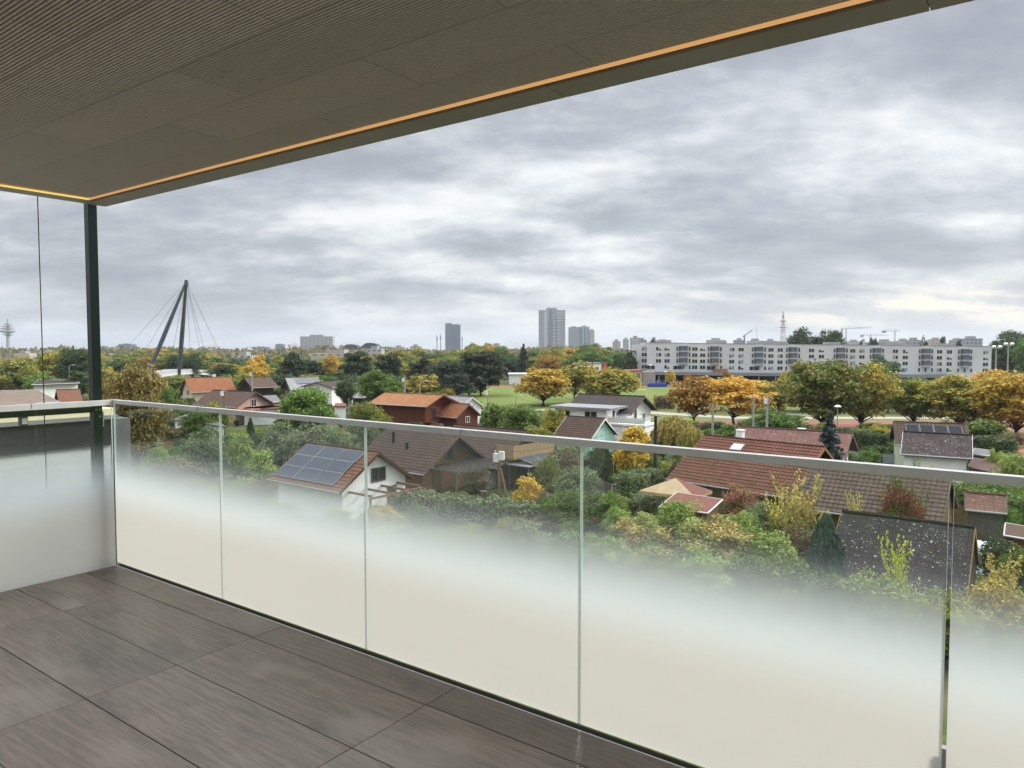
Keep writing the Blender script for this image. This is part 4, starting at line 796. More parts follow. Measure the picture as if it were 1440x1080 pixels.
# telecom tower
p = ony(10.5, 449, 1800); o = empty('telecom_tower', (p.x, 1800, 0), 0, 'slim concrete telecom tower with round platforms at the far left skyline', 'tower')
CT = mplain('far_concrete', (.40, .40, .42), .8); z0 = ony(10.5, 490, 1800).z
zz = lambda py: ony(10.5, py, 1800).z
MB().lathe([(5.2, 0), (4.0, zz(473)), (3.8, zz(455))], n=16).build('shaft', CT, o)
for i, (py, r, h) in enumerate(((470.5, 10, 3), (465.8, 17.5, 5), (462, 15.5, 2.5), (459, 14, 2), (455.5, 9, 2))): MB().lathe([(r * .55, zz(py) - h * .9), (r, zz(py) - h * .2), (r, zz(py) + h * .4), (r * .8, zz(py) + h * .5)], n=20).build('platform', CT, o)
MB().lathe([(1.6, zz(455)), (1.2, zz(450)), (.4, zz(447))], n=8).build('mast', mplain('far_red_white', (.42, .22, .2), .7), o)
# lattice mast, red and white
p = ony(1101.5, 438, 700); o = empty('lattice_mast', (p.x, 700, 0), .4, 'red and white lattice mast rising behind the apartment block', 'mast'); H = p.z
mb = [MB(), MB()]; n = 14
for k in range(n):
    a, b = H * k / n, H * (k + 1) / n; ra, rb = 5.6 * (1 - .9 * k / n) * .5, 5.6 * (1 - .9 * (k + 1) / n) * .5; m_ = mb[k % 2]
    for q in range(4):
        c0 = [(ra * s_[0], ra * s_[1], a) for s_ in ((1, 1), (-1, 1), (-1, -1), (1, -1))]; c1 = [(rb * s_[0], rb * s_[1], b) for s_ in ((1, 1), (-1, 1), (-1, -1), (1, -1))]
        m_.tube([c0[q], c1[q]], .2, 4); m_.tube([c0[q], c1[(q + 1) % 4]], .12, 4); m_.tube([c0[q], c0[(q + 1) % 4]], .12, 4)
mb[0].build('red_sections', mplain('mast_red', (.26, .11, .10), .6), o); mb[1].build('white_sections', mplain('mast_white', (.5, .5, .5), .6), o)
for py in (452, 461): MB().lathe([(3.4, ony(1101.5, py, 700).z), (3.4, ony(1101.5, py, 700).z + .6)], n=10).build('gallery', M['zinc'], o)
# cranes
def crane(label, px, ytop, Y, jib_l, jib_r, mat_, luff=0.0):
    p = ony(px, ytop, Y); o = empty('tower_crane', (p.x, Y, 0), 0, label, 'crane'); s = Y / FPX; H = p.z; r = .8 * s
    mb = MB()
    for q, r_ in ((-r, .28 * s), (r, .28 * s)): mb.tube([(q, 0, 0), (q, 0, H)], r_, 4)
    k = 0
    while k < H: mb.tube([(-r, 0, k), (r, 0, k + 2 * r)], .16 * s, 4); k += 2.2 * r
    mb.build('mast', mat_, o)
    up = math.tan(luff); mb = MB()
    mb.tube([(-jib_l * s, 0, H - .3 * s), (0, 0, H - .3 * s), (jib_r * s, 0, H - .3 * s + jib_r * s * up)], .32 * s, 4); mb.tube([(0, 0, H - .3 * s), (0, 0, H + 3 * s), (jib_r * s * .7, 0, H - .1 * s + jib_r * s * .7 * up)], .18 * s, 4); mb.tube([(0, 0, H + 3 * s), (-jib_l * s, 0, H - .2 * s)], .15 * s, 4)
    mb.build('jib', mat_, o); MB().bx(-jib_l * s, -jib_l * s * .7, -.8 * s, .8 * s, H - 3 * s, H - .7 * s).build('counterweight', M['concrete'], o)
CG = mplain('crane_grey', (.27, .28, .30), .6); CO = mplain('crane_orange', (.48, .27, .17), .6)
crane('grey tower crane with long jib to the right above the apartment block', 1190, 462, 900, 7, 35, CG, .05)
crane('smaller grey tower crane with level jib right of the larger crane', 1258.5, 465, 1000, 18, 8, CG)
crane('pale tower crane low on the horizon between the two grey cranes', 1224, 471, 1300, 14, 26, CG)
crane('orange tower crane behind the trees right of the bridge', 302, 487.5, 900, 20, 8, CO)
crane('small orange crane left of the wide pale slab block', 415, 485, 1200, 10, 5, CO)
p = ony(1047, 472, 800); o = empty('luffing_crane', (p.x, 800, 0), 0, 'small crane with raised jib above the left half of the apartment block', 'crane'); mb = MB().tube([(0, 0, 0), (0, 0, p.z)], .9, 6); mb.build('mast', CG, o); MB().tube([(-2, 0, p.z - 1), (8.5, 0, p.z + 6)], .55, 5).build('jib', CG, o)
for px, yt, Y, lab in ((614.5, 471.5, 700, 'left of two tall chimney like antennas beside the blue glass tower'), (619.5, 470, 705, 'right of two tall chimney like antennas beside the blue glass tower'), (650, 472, 1900, 'slim chimney right of the dark blue glass tower'), (1064.5, 459, 800, 'thin antenna pole above the apartment block')):
    p = ony(px, yt, Y); s = Y / FPX; o = empty('antenna_mast', (p.x, Y, 0), 0, lab, 'antenna'); MB().lathe([(.7 * s if px < 700 else .3 * s, 0), (.5 * s if px < 700 else .2 * s, p.z)], n=8).build('mast', CG, o)
    if px < 700: MB().lathe([(.8 * s, p.z - 8 * s), (1.0 * s, p.z - 7 * s), (1.0 * s, p.z - 3 * s), (.6 * s, p.z - 2 * s)], n=8).build('antenna_cluster', CG, o)
# ================================================================== CABLE STAYED BRIDGE
T = ony(262, 395, 258); o = empty('cable_stayed_bridge', (T.x, 258, 0), 0, 'white deck footbridge hung on a dark leaning A shaped pylon', 'bridge'); loc = lambda px, py, Y: ony(px, py, Y) - Vector((T.x, 258, 0))
PY = mplain('pylon_dark_paint', (.055, .065, .085), .45, .5); tp = loc(262, 396, 258)
for a in (loc(205, 534, 252), loc(251, 534, 264)):
    MB().tube([a, a.lerp(tp, .45), tp], [.62, .78, .42], 10).build('pylon_leg', PY, o)
MB().tube([tp + Vector((0, 0, -1.4)), tp + Vector((0, 0, .5))], [.75, .6], 10).build('pylon_head', PY, o)
dk = [loc(px, py, Y) for px, py, Y in ((196, 533, 240), (215, 528, 250), (240, 524.5, 262), (262, 523.5, 275), (285, 525, 290), (300, 530, 300))]
mb = MB(); mr_ = MB()
for a, b in zip(dk[:-1], dk[1:]):
    d = (b - a); d.z = 0; nrm = Vector((-d.y, d.x, 0)).normalized() * 2.2
    mb.add([a - nrm, b - nrm, b + nrm, a + nrm, a - nrm + Vector((0, 0, -.7)), b - nrm + Vector((0, 0, -.7)), b + nrm + Vector((0, 0, -.7)), a + nrm + Vector((0, 0, -.7))], [(0, 1, 2, 3), (7, 6, 5, 4), (0, 4, 5, 1), (2, 6, 7, 3)])
    for sg in (-1, 1):
        p0_, p1_ = a + nrm * sg, b + nrm * sg; mr_.tube([p0_ + Vector((0, 0, 1.2)), p1_ + Vector((0, 0, 1.2))], .09, 5); mr_.quad(p0_ + Vector((0, 0, .1)), p1_ + Vector((0, 0, .1)), p1_ + Vector((0, 0, 1.05)), p0_ + Vector((0, 0, 1.05)))
        for k in range(5): q = p0_.lerp(p1_, k / 5); mr_.tube([q, q + Vector((0, 0, 1.2))], .07, 4)
mb.build('deck', mplain('deck_white', (.62, .63, .63), .6), o); mr_.build('railing', mplain('railing_grey', (.50, .51, .52), .5), o)
for px, py, Y in ((184, 483, 330), (206, 490, 310), (243, 492, 290), (268, 500, 285), (283, 500, 300), (289, 498, 310), (306, 488, 330)):
    e = loc(px, py, Y); e2 = e + (e - tp) * ((e.z - 2) / max(tp.z - e.z, 1)); MB().tube([tp, e2], .055, 4).build('stay_cable', PY, o)
for k, px in enumerate((213, 243, 283)): q = dk[(1, 2, 4)[k]]; MB().lathe([(.6, 0), (.6, q.z - .72)], (q.x, q.y, 0), 10).build('pier', M['concrete'], o)
# ================================================================== POLES, LAMPS, WIRES
def pole(label, px, ytop, Y, r=.11, mat_='pole', boxes=0, brace=False, arm=None, zb=0, name='utility_pole', cat='pole', insul=True):
    p = ony(px, ytop, Y); o = empty(name, (p.x, Y, zb), R(-20), label, cat); H = p.z - zb
    MB().tube([(0, 0, -.1), (0, 0, H)], [r, r * .78], 10).build('shaft', M[mat_], o)
    if brace: MB().tube([(.9, -.1, -.1), (.12, 0, H * .74)], [r, r * .7], 8).build('brace', M[mat_], o)
    for k in range(boxes): MB().bx(-.34 + .45 * k, .02 + .45 * k, -.36, -.1, H - .62 + .16 * k, H - .02 + .16 * k).build('white_box', M['frame'], o)
    if insul:
        mb = MB()
        for k in range(3): mb.lathe([(.05, 0), (.05, .05), (.03, .08), (.045, .13), (.01, .16)], (-.3 + .3 * k, 0, H + .02), 8)
        mb.bx(-.4, .4, -.03, .03, H - .04, H + .019); mb.build('crossarm', M['metal'], o)
    return o, Vector((p.x, Y, p.z))
_, P1 = pole('brown wooden pole with brace and two white boxes in front of the timber chalets', 702, 637, 52.5, .13, 'pole', 2, True)
_, P2 = pole('dark tarred wooden pole between the yellow tree and the willow', 922, 585, 60, .16, 'darkpole', 0)
po_, P3 = pole('thin pale metal pole standing by the yellow tree', 863, 629, 63, .055, 'metal', insul=False)
_, P4 = pole('grey concrete pole in front of the orange leaved tree', 1002.5, 570, 70, .14, 'concrete')
_, P5 = pole('left one of two concrete poles above the faded red roof', 1060, 560, 78, .13, 'concrete')
_, P6 = pole('right one of two concrete poles above the faded red roof, with white box', 1079, 560, 78, .17, 'concrete', 1)
_, P7 = pole('pale pole with box right of the red log chalet trees', 686, 550, 112, .12, 'concrete', 1)
_, P8 = pole('grey pole with transformer box behind the red log chalet', 569, 532, 125, .2, 'concrete', 1)
_, P9 = pole('wooden pole with white box in front of the pink gabled house', 315, 550, 100, .14, 'pole', 1)
_, P10 = pole('grey twin headed pole in front of the dark brown chalet', 354, 524, 140, .2, 'concrete', 1)
_, P11 = pole('thin pole by the dark hut with pale grey roof', 490.5, 560, 110, .08, 'metal', insul=False)
_, P12 = pole('slim pole right of the willow behind the large red roof', 943, 626, 66, .05, 'metal', insul=False)
def wire(label, pts, sag=.5, r=.012):
    mb = MB()
    for a, b in zip(pts[:-1], pts[1:]): mb.tube([a.lerp(b, k / 10) - Vector((0, 0, sag * 4 * (k / 10) * (1 - k / 10))) for k in range(11)], r, 4)
    o = mb.build('power_line', M['black']); tag(o, label, 'cable')
wire('overhead wire from the dark tarred pole to the braced wooden pole', [P2, P1], .6)
wire('overhead wire from the dark tarred pole past the white two storey house', [P2 + Vector((0, 0, .05)), P7], .5)
wire('overhead wire between the concrete poles and the dark tarred pole', [P2 + Vector((.2, 0, -.1)), P4, P5], .5)
wire('overhead wire in front of the white solar house', [P1 + Vector((-.1, 0, -.3)), onz(532, 652, 4.2) + Vector((.8, -.6, 0))], .5)
wire('overhead wire above the pink gabled house', [P9, P10, P8], .8, .016)
def lamp(label, px, ytop, Y, heads=1, r=.07, name='street_lamp', arm=.9):
    p = ony(px, ytop, Y); o = empty(name, (p.x, Y, 0), 0, label, 'lamp'); H = p.z; mb = MB()
    if heads == 0: mb.tube([(0, 0, 0), (0, 0, H - .15)], [r * 1.2, r * .8], 8); mb.build('shaft', M['metal'], o); MB().lathe([(.45, -.05), (.40, .06), (.12, .2)], (0, 0, H - .15), 12).build('lamp_head', M['frame'], o); return o
    mb.tube([(0, 0, 0), (0, 0, H - .5), (arm * .25, 0, H - .1), (arm, 0, H)], [r * 1.3, r, r * .8, r * .6], 8); mb.build('shaft', M['metal'], o)
    MB().box((arm + .25, 0, H), (.7, .28, .14)).build('lamp_head', M['frame'], o); return o
lamp('slim park lamp with flat round head before the wide green tree', 1178, 570, 92, 0)
lamp('curved street lamp at the left edge of the sports lawn', 725, 556, 135, 1)
lamp('curved street lamp behind the red log chalet', 590.5, 535.5, 120, 1, .08)
lamp('street lamp beside the bridge deck in front of the pylon leg', 213.5, 512, 235, 1, .14, arm=-1.5)
lamp('thin lamp post by the dark trees at the far left', 97, 513, 190, 1, .1)
lamp('thin white lamp post in front of the apartment block left end', 915, 513, 232, 0, .13)
lamp('thin white lamp post beside the small round yellow tree', 935.5, 522, 230, 0, .1)
for px, yt, lab in ((1401, 490, 'left flood light mast at the right end of the apartment block'), (1418, 486, 'right taller flood light mast near the golden tree')):
    p = ony(px, yt, 165); o = empty('flood_light_mast', (p.x, 165, 0), 0, lab, 'flood light'); MB().tube([(0, 0, 0), (0, 0, p.z)], [.22, .13], 8).build('mast', M['metal'], o)
    MB().bx(-1.1, 1.1, -.08, .08, p.z, p.z + .12).build('crossarm', M['metal'], o)
    for k in (-.7, .7): MB().box(0, (.75, .5, .45), M=Matrix.Translation((k, -.2, p.z + .36)) @ Matrix.Rotation(R(30), 4, 'X')).build('flood_light', M['frame'], o)
# roof antenna by the spruce
p = ony(1128, 583, 69); o = empty('television_antenna', (p.x, p.y, 3.9), R(-30), 'television antenna with satellite dish on the faded red shingle roof', 'antenna')
MB().tube([(0, 0, 0), (0, 0, p.z - 3.9)], .03, 6).build('pole', M['metal'], o); mb = MB().tube([(-1.4, 0, p.z - 3.95), (.9, 0, p.z - 3.95)], .02, 5)
for k in range(8): mb.tube([(-1.3 + .28 * k, -.3, p.z - 3.95), (-1.3 + .28 * k, .3, p.z - 3.95)], .012, 4)
mb.build('aerial', M['metal'], o); MB().lathe([(.02, 0), (.25, .06), (.42, .16)], (.0, 0, .35), 16).build('dish', M['frame'], o)
# sports: goal, mat, crowd
p = ony(890, 556, 172); o = empty('football_goal', (p.x, 172, .01), 0, 'white football goal on the lawn behind the white two storey house', 'goal'); mb = MB()
for a, b in (((0, 0, 0), (0, 0, 2.2)), ((3.2, 0, 0), (3.2, 0, 2.2)), ((0, 0, 2.2), (3.2, 0, 2.2))): mb.tube([a, b], .1, 6)
mb.build('frame', M['frame'], o); mb = MB()
for a, b in (((0, 0, 2.2), (0, 1.4, 0)), ((3.2, 0, 2.2), (3.2, 1.4, 0)), ((0, 1.4, .02), (3.2, 1.4, .02))): mb.tube([a, b], .05, 5)
mb.build('net_stay', M['frame'], o)
p = ony(912, 540, 226); o = empty('landing_mat', (p.x, 226, .012), 0, 'long blue padded landing mat at the far edge of the sports lawn', 'mat')
MB().prism([(.4, 0), (5.6, 0), (6, .4), (6, 2.2), (5.6, 2.6), (.4, 2.6), (0, 2.2), (0, .4)], 0, .95).build('mat', M['blue'], o); MB().prism([(.6, .2), (5.4, .2), (5.7, .6), (5.7, 2), (5.4, 2.4), (.6, 2.4), (.3, 2), (.3, .6)], .953, 1.25).build('cover', mplain('blue_cover', (.05, .09, .40), .6), o)
def person_mesh(k):
    me = bpy.data.meshes.new('person'); g = .05 * k
    P_ = [(0, 0, .95), (0, 0, 1.15), (0, 0, 1.38), (0, 0, 1.5), (0, -.01, 1.66), (-.1, 0, .9), (-.11, .04 - g, .5), (-.11, .02 - g, .08), (-.11, -.1 - g, .03), (.1, 0, .9), (.11, -.03 + g, .5), (.11, .0 + g, .08), (.11, -.12 + g, .03), (-.19, 0, 1.38), (-.25, .02, 1.12), (-.24, -.08 - g, .88), (.19, 0, 1.38), (.25, .0, 1.12), (.23, -.12 + g, .9)]
    E_ = [(0, 1), (1, 2), (2, 3), (3, 4), (0, 5), (5, 6), (6, 7), (7, 8), (0, 9), (9, 10), (10, 11), (11, 12), (2, 13), (13, 14), (14, 15), (2, 16), (16, 17), (17, 18)]
    Rr = [.14, .13, .15, .055, .10, .09, .06, .045, .04, .09, .06, .045, .04, .06, .045, .035, .06, .045, .035]
    me.from_pydata(P_, E_, []); ob = bpy.data.objects.new('person_base', me); COL.objects.link(ob); ob.modifiers.new('s', 'SKIN')
    for i, v in enumerate(me.skin_vertices[0].data): v.radius = (Rr[i], Rr[i]); v.use_root = (i == 0)
    sub = ob.modifiers.new('u', 'SUBSURF'); sub.levels = 1
    dg = bpy.context.evaluated_depsgraph_get(); out = bpy.data.meshes.new_from_object(ob.evaluated_get(dg)); bpy.data.objects.remove(ob); out.name = 'person'; return out
t = NT('person_cloth'); z_ = t.n('ShaderNodeSeparateXYZ', {0: t.obj()}).outputs[2]; oi = t.n('ShaderNodeObjectInfo'); at = t.n('ShaderNodeAttribute', attribute_type='OBJECT', attribute_name='tint')
c = t.mix(t.mr(z_, .93, .95), at.outputs['Color'], oi.outputs['Color']); c = t.mix(t.mr(z_, 1.50, 1.515), c, (.45, .29, .21)); c = t.mix(t.mr(z_, 1.70, 1.72), c, (.04, .028, .02)); t.bsdf(c, .85); PC = t.m
pms = [person_mesh(0), person_mesh(2)]; prn = random.Random(4)
for m_ in pms: m_.materials.clear(); m_.materials.append(PC); m_.polygons.foreach_set('use_smooth', [True] * len(m_.polygons))
for k in range(14):
    o = link('person', pms[k % 2], None, (ony(916 + 2.3 * k + prn.uniform(-.8, .8), 530, 238).x, 236.6 + prn.uniform(0, 5), .013), prn.uniform(0, 6.28)); c = prn.choice([(.45, .45, .43), (.03, .04, .09), (.35, .05, .05), (.05, .05, .05), (.12, .2, .42), (.5, .48, .42)])
    o.color = c + (1,); o['tint'] = prn.choice([[.03, .035, .06], [.05, .05, .05], [.12, .1, .08]]); tag(o, 'person standing in the distant crowd in front of the apartment block podium', 'person', 'people gathered beyond the sports lawn')
def board_fence(label, a, b, h, m_):
    d = b - a; n = max(2, int(d.length / 1.9)); o = empty('garden_fence', (a.x, a.y, 0), math.atan2(d.y, d.x), label, 'fence')
    mb = MB(); k = 0.0
    while k < d.length: mb.bx(k, k + .11, -.012, .012, .08, h + .04 * math.sin(k * 7)); k += .15
    for z in (.3, h - .2): mb.bx(0, d.length, .0125, .05, z, z + .08)
    mb.build('boards', M[m_], o)
    for k in range(n + 1): MB().bx(d.length * k / n - .05, d.length * k / n + .05, .051, .15, 0, h + .1).build('post', M['darktimber'], o)
for (x0, Y0, x1, Y1, h, m_, lab) in ((230, 84, 330, 78, 1.3, 'honey', 'honey coloured board fence behind the rail below the pink gabled house'), (640, 78, 735, 73, 1.2, 'greyboard', 'grey board fence behind the bamboo balcony chalet'), (800, 62, 868, 58, 1.1, 'greyboard', 'grey board fence left of the thin pale pole'), (1010, 84, 1120, 78, 1.1, 'honey', 'honey board fence behind the faded red shingle roof'), (1340, 50, 1440, 44, 1.3, 'timber', 'brown board fence along the lane by the plank shed'), (400, 100, 500, 95, 1.2, 'timber', 'brown board fence in front of the white bungalow')):
    p, q = ony(x0, 560, Y0), ony(x1, 560, Y1); board_fence(lab, p, q, h, m_)
for (px, Y, m_, lab) in ((1345, 45.3, 'blue', 'blue rain barrel left of the plank shed'), (680, 56, 'dframe', 'brown rain barrel at the timber chalet corner'), (868, 58.5, 'frame', 'white meter box at the foot of the thin pale pole'), (1228, 60, 'blue', 'blue rain barrel near the low grey panel fence'), (905, 64, 'metal', 'grey metal barrel by the yellow maple')):
    p = ony(px, 560, Y); o = empty('rain_barrel' if 'barrel' in lab else 'meter_box', (p.x, Y, 0), 0, lab, 'barrel' if 'barrel' in lab else 'box')
    if 'barrel' in lab: MB().lathe([(.27, 0), (.32, .25), (.33, .5), (.31, .8), (.28, .92)], n=14).build('body', M[m_], o); MB().lathe([(.30, .925), (.30, .96), (.05, .99)], n=14).build('lid', M['dframe'], o)
    else: MB().bx(-.42, .42, -.2, .2, 0, .95).build('body', M[m_], o); MB().bx(-.46, .46, -.24, .24, .953, 1.0).build('lid', M['metal'], o)
# ================================================================== PLANTS
def hedge(label, a, b, w, h, pal, group=None, leaf=.15, dens=95, name='hedge'):
    a = Vector(a); b = Vector(b); d = b - a; L_ = d.length; o = empty(name, ((a.x + b.x) / 2, (a.y + b.y) / 2, 0), math.atan2(d.y, d.x), label, 'hedge', group)
    rs = np.random.RandomState(int(L_ * 100) % 9999); P = []; Q = []
    for ax, area in ((2, L_ * w), (1, L_ * h), (-1, L_ * h), (0, w * h * 2)):
        n = int(area * dens); u, v = rs.rand(n), rs.rand(n)
        if ax == 2: p = np.stack([(u - .5) * L_, (v - .5) * w, np.full(n, h)], 1); q = np.tile([0, 0, 1.0], (n, 1))
        elif ax in (1, -1): p = np.stack([(u - .5) * L_, np.full(n, ax * w / 2), v * h], 1); q = np.tile([0, ax * 1.0, .3], (n, 1))
        else: s_ = np.where(rs.rand(n) < .5, -1.0, 1.0); p = np.stack([s_ * L_ / 2, (u - .5) * w, v * h], 1); q = np.stack([s_, 0 * s_, .3 + 0 * s_], 1)
        bump = .10 * np.sin(p[:, 0] * 2.1 + p[:, 2] * 3) + .08 * np.sin(p[:, 0] * 5.3 + p[:, 1] * 4)
        p = p + q * (bump + rs.normal(size=n) * .07)[:, None]; P.append(p); Q.append(q + rs.normal(size=(n, 3)) * .6)
    P = np.concatenate(P); me = leafmesh('foliage', P, np.concatenate(Q), leaf * rs.uniform(.6, 1.3, len(P)), rs, 1.5); f = link('foliage', me, o)
    c1, c2 = PAL[pal]; f.color = c1 + (1,); f['tint'] = list(c2)
    c = MB().bx(-L_ / 2 + .25, L_ / 2 - .25, -w / 2 + .3, w / 2 - .3, 0, h - .3).build('stems', M['bark'], o); HOUSES.append(((a.x + b.x) / 2, (a.y + b.y) / 2, 1.5)); return o
G = lambda px, py, z=0.0: onz(px, py, z)
hedge('long clipped dark green hedge behind the faded red roof and the spruce', ony(1175, 600, 86), ony(1262, 600, 80), 2.0, 2.4, 'thuja')
hedge('clipped dark hedge right of the white lichen roof house', ony(1360, 600, 78), ony(1424, 600, 74), 2.0, 2.6, 'thuja')
hedge('dark hedge at the right edge below the red court', ony(1420, 640, 66), ony(1475, 640, 60), 1.6, 2.2, 'thuja')
hedge('bright green clipped hedge behind the rail below the red log chalet', ony(545, 590, 88), ony(632, 590, 80), 1.6, 2.1, 'light')
hedge('tall clipped grey green hedge beside the dark tarred pole', ony(880, 680, 56), ony(920, 680, 60.5), 1.6, 2.0, 'greygreen')
hedge('low clipped hedge in front of the taller grey green hedge', ony(890, 700, 52), ony(925, 700, 55), 1.0, 1.1, 'greygreen')
hedge('wide grey green hedge in front of the timber chalet pergola', ony(560, 700, 52), ony(790, 700, 46.5), 2.2, 1.7, 'greygreen')
hedge('dark low hedge on the sports lawn edge behind the white two storey house', ony(921, 560, 146), ony(948, 560, 144), 1.5, 2.4, 'brown', leaf=.3, dens=14)
hedge('clipped hedge along the lane behind the plank shed', ony(1345, 680, 53), ony(1440, 680, 47), 1.6, 2.1, 'green')
hedge('dark green hedge under the pink gabled house behind the rail', ony(330, 600, 84), ony(410, 600, 80), 1.4, 1.9, 'dark')
# park row, right
PR = 'autumn trees along the running track'
planty('maple_tree', 'round', 'rust', 977, 527, 114, 77, 'rust brown maple left of the wide orange maple', group=PR)
planty('maple_tree', 'open', 'orange', 1032, 524, 111, 114, 'wide light orange maple with open crown before the sports lawn', group=PR)
planty('maple_tree', 'open', 'goldgreen', 1096, 528, 116, 69, 'thin olive gold tree between the orange maple and the large green tree', group=PR)
planty('linden_tree', 'big', 'olive', 1160, 499, 105, 129, 'tallest green and brown tree in the row by the track', group=PR)
planty('linden_tree', 'big', 'goldgreen', 1213, 509, 108, 104, 'green and ochre tree right of the tallest tree', group=PR)
planty('linden_tree', 'round', 'dark', 1246, 500, 190, 52, 'dark green tree standing further back before the apartment block', group=PR)
planty('linden_tree', 'big', 'olive', 1286, 527, 110, 84, 'round dark olive tree above the solar collector roof', group=PR)
planty('linden_tree', 'big', 'goldgreen', 1352, 525, 104, 114, 'broad yellow green tree above the white lichen roof house', group=PR)
planty('maple_tree', 'round', 'orange', 1397, 518, 140, 60, 'orange tree crown behind the two right hand trees', group=PR)
planty('linden_tree', 'big', 'gold', 1432, 516, 98, 129, 'golden tree at the right edge of the view', group=PR)
planty('maple_tree', 'round', 'gold', 764, 517, 152, 82, 'golden orange maple left of the two other golden trees on the lawn edge', group='golden trees at the lawn edge')
planty('maple_tree', 'open', 'goldgreen', 808, 506, 160, 77, 'tall loose olive gold tree in the middle of the golden trees', group='golden trees at the lawn edge')
planty('maple_tree', 'round', 'goldgreen', 858, 516, 156, 82, 'yellow green tree right of the other golden trees', group='golden trees at the lawn edge')
planty('maple_tree', 'round', 'gold', 833, 512, 175, 52, 'yellow tree behind the gap of the golden trees', group='golden trees at the lawn edge')
PB = 'fuller trees standing behind the track side row'
for px, yt, Y, w, pal, lab in ((1062, 531, 136, 60, 'goldgreen', 'ochre tree behind the gap right of the wide orange maple'), (1128, 520, 138, 66, 'green', 'green tree behind the left side of the tallest tree'), (1188, 516, 142, 60, 'olive', 'olive tree behind the gap between the tallest tree and the ochre tree'), (1250, 529, 136, 62, 'goldgreen', 'ochre green tree below the further dark tree'), (1318, 531, 134, 62, 'green', 'green tree behind the gap beside the round olive tree'), (1372, 534, 138, 60, 'olive', 'olive tree under the orange crown'), (1004, 536, 140, 44, 'rust', 'rusty tree behind the gap of the two left maples'), (1440, 530, 130, 60, 'goldgreen', 'ochre tree behind the golden tree at the right edge')):
    planty('linden_tree', 'big', pal, px, yt, Y, w, lab, group=PB)
planty('fir_tree', 'spruce', 'pine', 736, 484, 262, 32, 'single dark pointed fir tree beyond the sports pavilion')
planty('fir_tree', 'spruce', 'pine', 833, 509, 240, 12, 'small dark fir in front of the club house')
planty('globe_tree', 'round', 'gold', 942.5, 519.5, 228, 13.5, 'small round yellow tree left in front of the podium')
planty('globe_tree', 'round', 'gold', 1107, 520, 228, 17, 'small round yellow tree right in front of the podium')
planty('globe_tree', 'round', 'rust', 967, 525, 226, 14, 'small rusty tree in front of the podium above the rust brown maple')
planty('globe_tree', 'round', 'rust', 1024, 520, 226, 18, 'small rusty tree in front of the podium above the orange maple')
for px, yt, w, lab in ((1130, 459, 42, 'left one of the tall trees behind the apartment block roof'), (1152, 463, 30, 'middle one of the tall trees behind the apartment block roof'), (1174, 463, 34, 'right one of the tall trees behind the apartment block roof'), (1228, 471, 16, 'small tree behind the roof under the tower cranes'), (1212, 476, 12, 'tiny round tree top behind the roof below the cranes'), (1300, 471, 12, 'dark tree top behind the right half of the roof'), (1327, 472, 14, 'pointed tree top behind the right half of the roof'), (1350, 474, 11, 'narrow tree top near the right end of the roof'), (918, 473, 11, 'dark cypress like tree top at the left end of the roof')):
    planty('broadleaf_tree', 'round', 'dark', px, yt, 330, w, lab)
planty('broadleaf_tree', 'big', 'dark', 1425, 464, 270, 70, 'large dark tree right of the apartment block end'); planty('broadleaf_tree', 'round', 'dark', 1404, 478, 262, 36, 'dark tree close to the right end of the apartment block'); planty('broadleaf_tree', 'big', 'green', 1455, 470, 255, 60, 'big green tree cut by the right edge behind the golden tree')
planty('broadleaf_tree', 'round', 'dark', 886, 492, 250, 30, 'dark green tree at the left end of the apartment block'); planty('broadleaf_tree', 'round', 'dark', 872, 499, 244, 22, 'lower dark tree left of the apartment block')
# left and centre landmarks
planty('plane_tree', 'big', 'bronze', 190, 502, 68, 92, 'big golden brown tree right of the green post'); planty('plane_tree', 'big', 'bronze', 148, 528, 72, 58, 'golden brown crown hidden partly behind the green post')
planty('pine_tree', 'pine', 'pine', 676, 487, 185, 84, 'huge dark pine on the left of the sports lawn'); planty('pine_tree', 'pine', 'pine', 632, 504, 180, 66, 'dark pine left of the huge pine behind the red log chalet'); planty('pine_tree', 'pine', 'pine', 598, 500, 190, 58, 'dark pine above the orange chalet roof')
planty('pine_tree', 'pine', 'pine', 501, 488, 205, 50, 'tall dark pine in the middle of the left wood'); planty('pine_tree', 'pine', 'pine', 545, 494, 200, 52, 'dark pine right of the tall dark pine'); planty('pine_tree', 'pine', 'pine', 415, 492, 215, 60, 'wide dark pine behind the dark brown chalet'); planty('pine_tree', 'pine', 'pine', 442, 503, 205, 36, 'smaller dark pine right of the wide dark pine')
planty('pine_tree', 'pine', 'dark', 316, 509, 200, 40, 'dark blue green pine right of the bridge deck'); planty('maple_tree', 'round', 'orange', 361, 498, 225, 36, 'bright orange tree left of the wide dark pine'); planty('maple_tree', 'round', 'gold', 350, 508, 215, 34, 'yellow tree below the bright orange tree'); planty('maple_tree', 'round', 'gold', 466, 499, 230, 32, 'golden tree between the dark pines'); planty('maple_tree', 'round', 'goldgreen', 339, 522, 185, 40, 'low green gold tree behind the dark brown chalet')
planty('broadleaf_tree', 'big', 'dark', 106, 485, 210, 56, 'tall dark green tree left of the green post'); planty('broadleaf_tree', 'big', 'goldgreen', 72, 491, 215, 50, 'ochre green tree behind the steel cable'); planty('broadleaf_tree', 'round', 'olive', 20, 505, 190, 60, 'olive tree at the far left edge'); planty('broadleaf_tree', 'round', 'goldgreen', -8, 502, 200, 50, 'ochre tree cut by the left edge'); planty('broadleaf_tree', 'round', 'dark', 112, 520, 165, 46, 'low dark tree behind the far left white house'); planty('broadleaf_tree', 'round', 'olive', 45, 512, 185, 42, 'olive green tree above the far left white house')
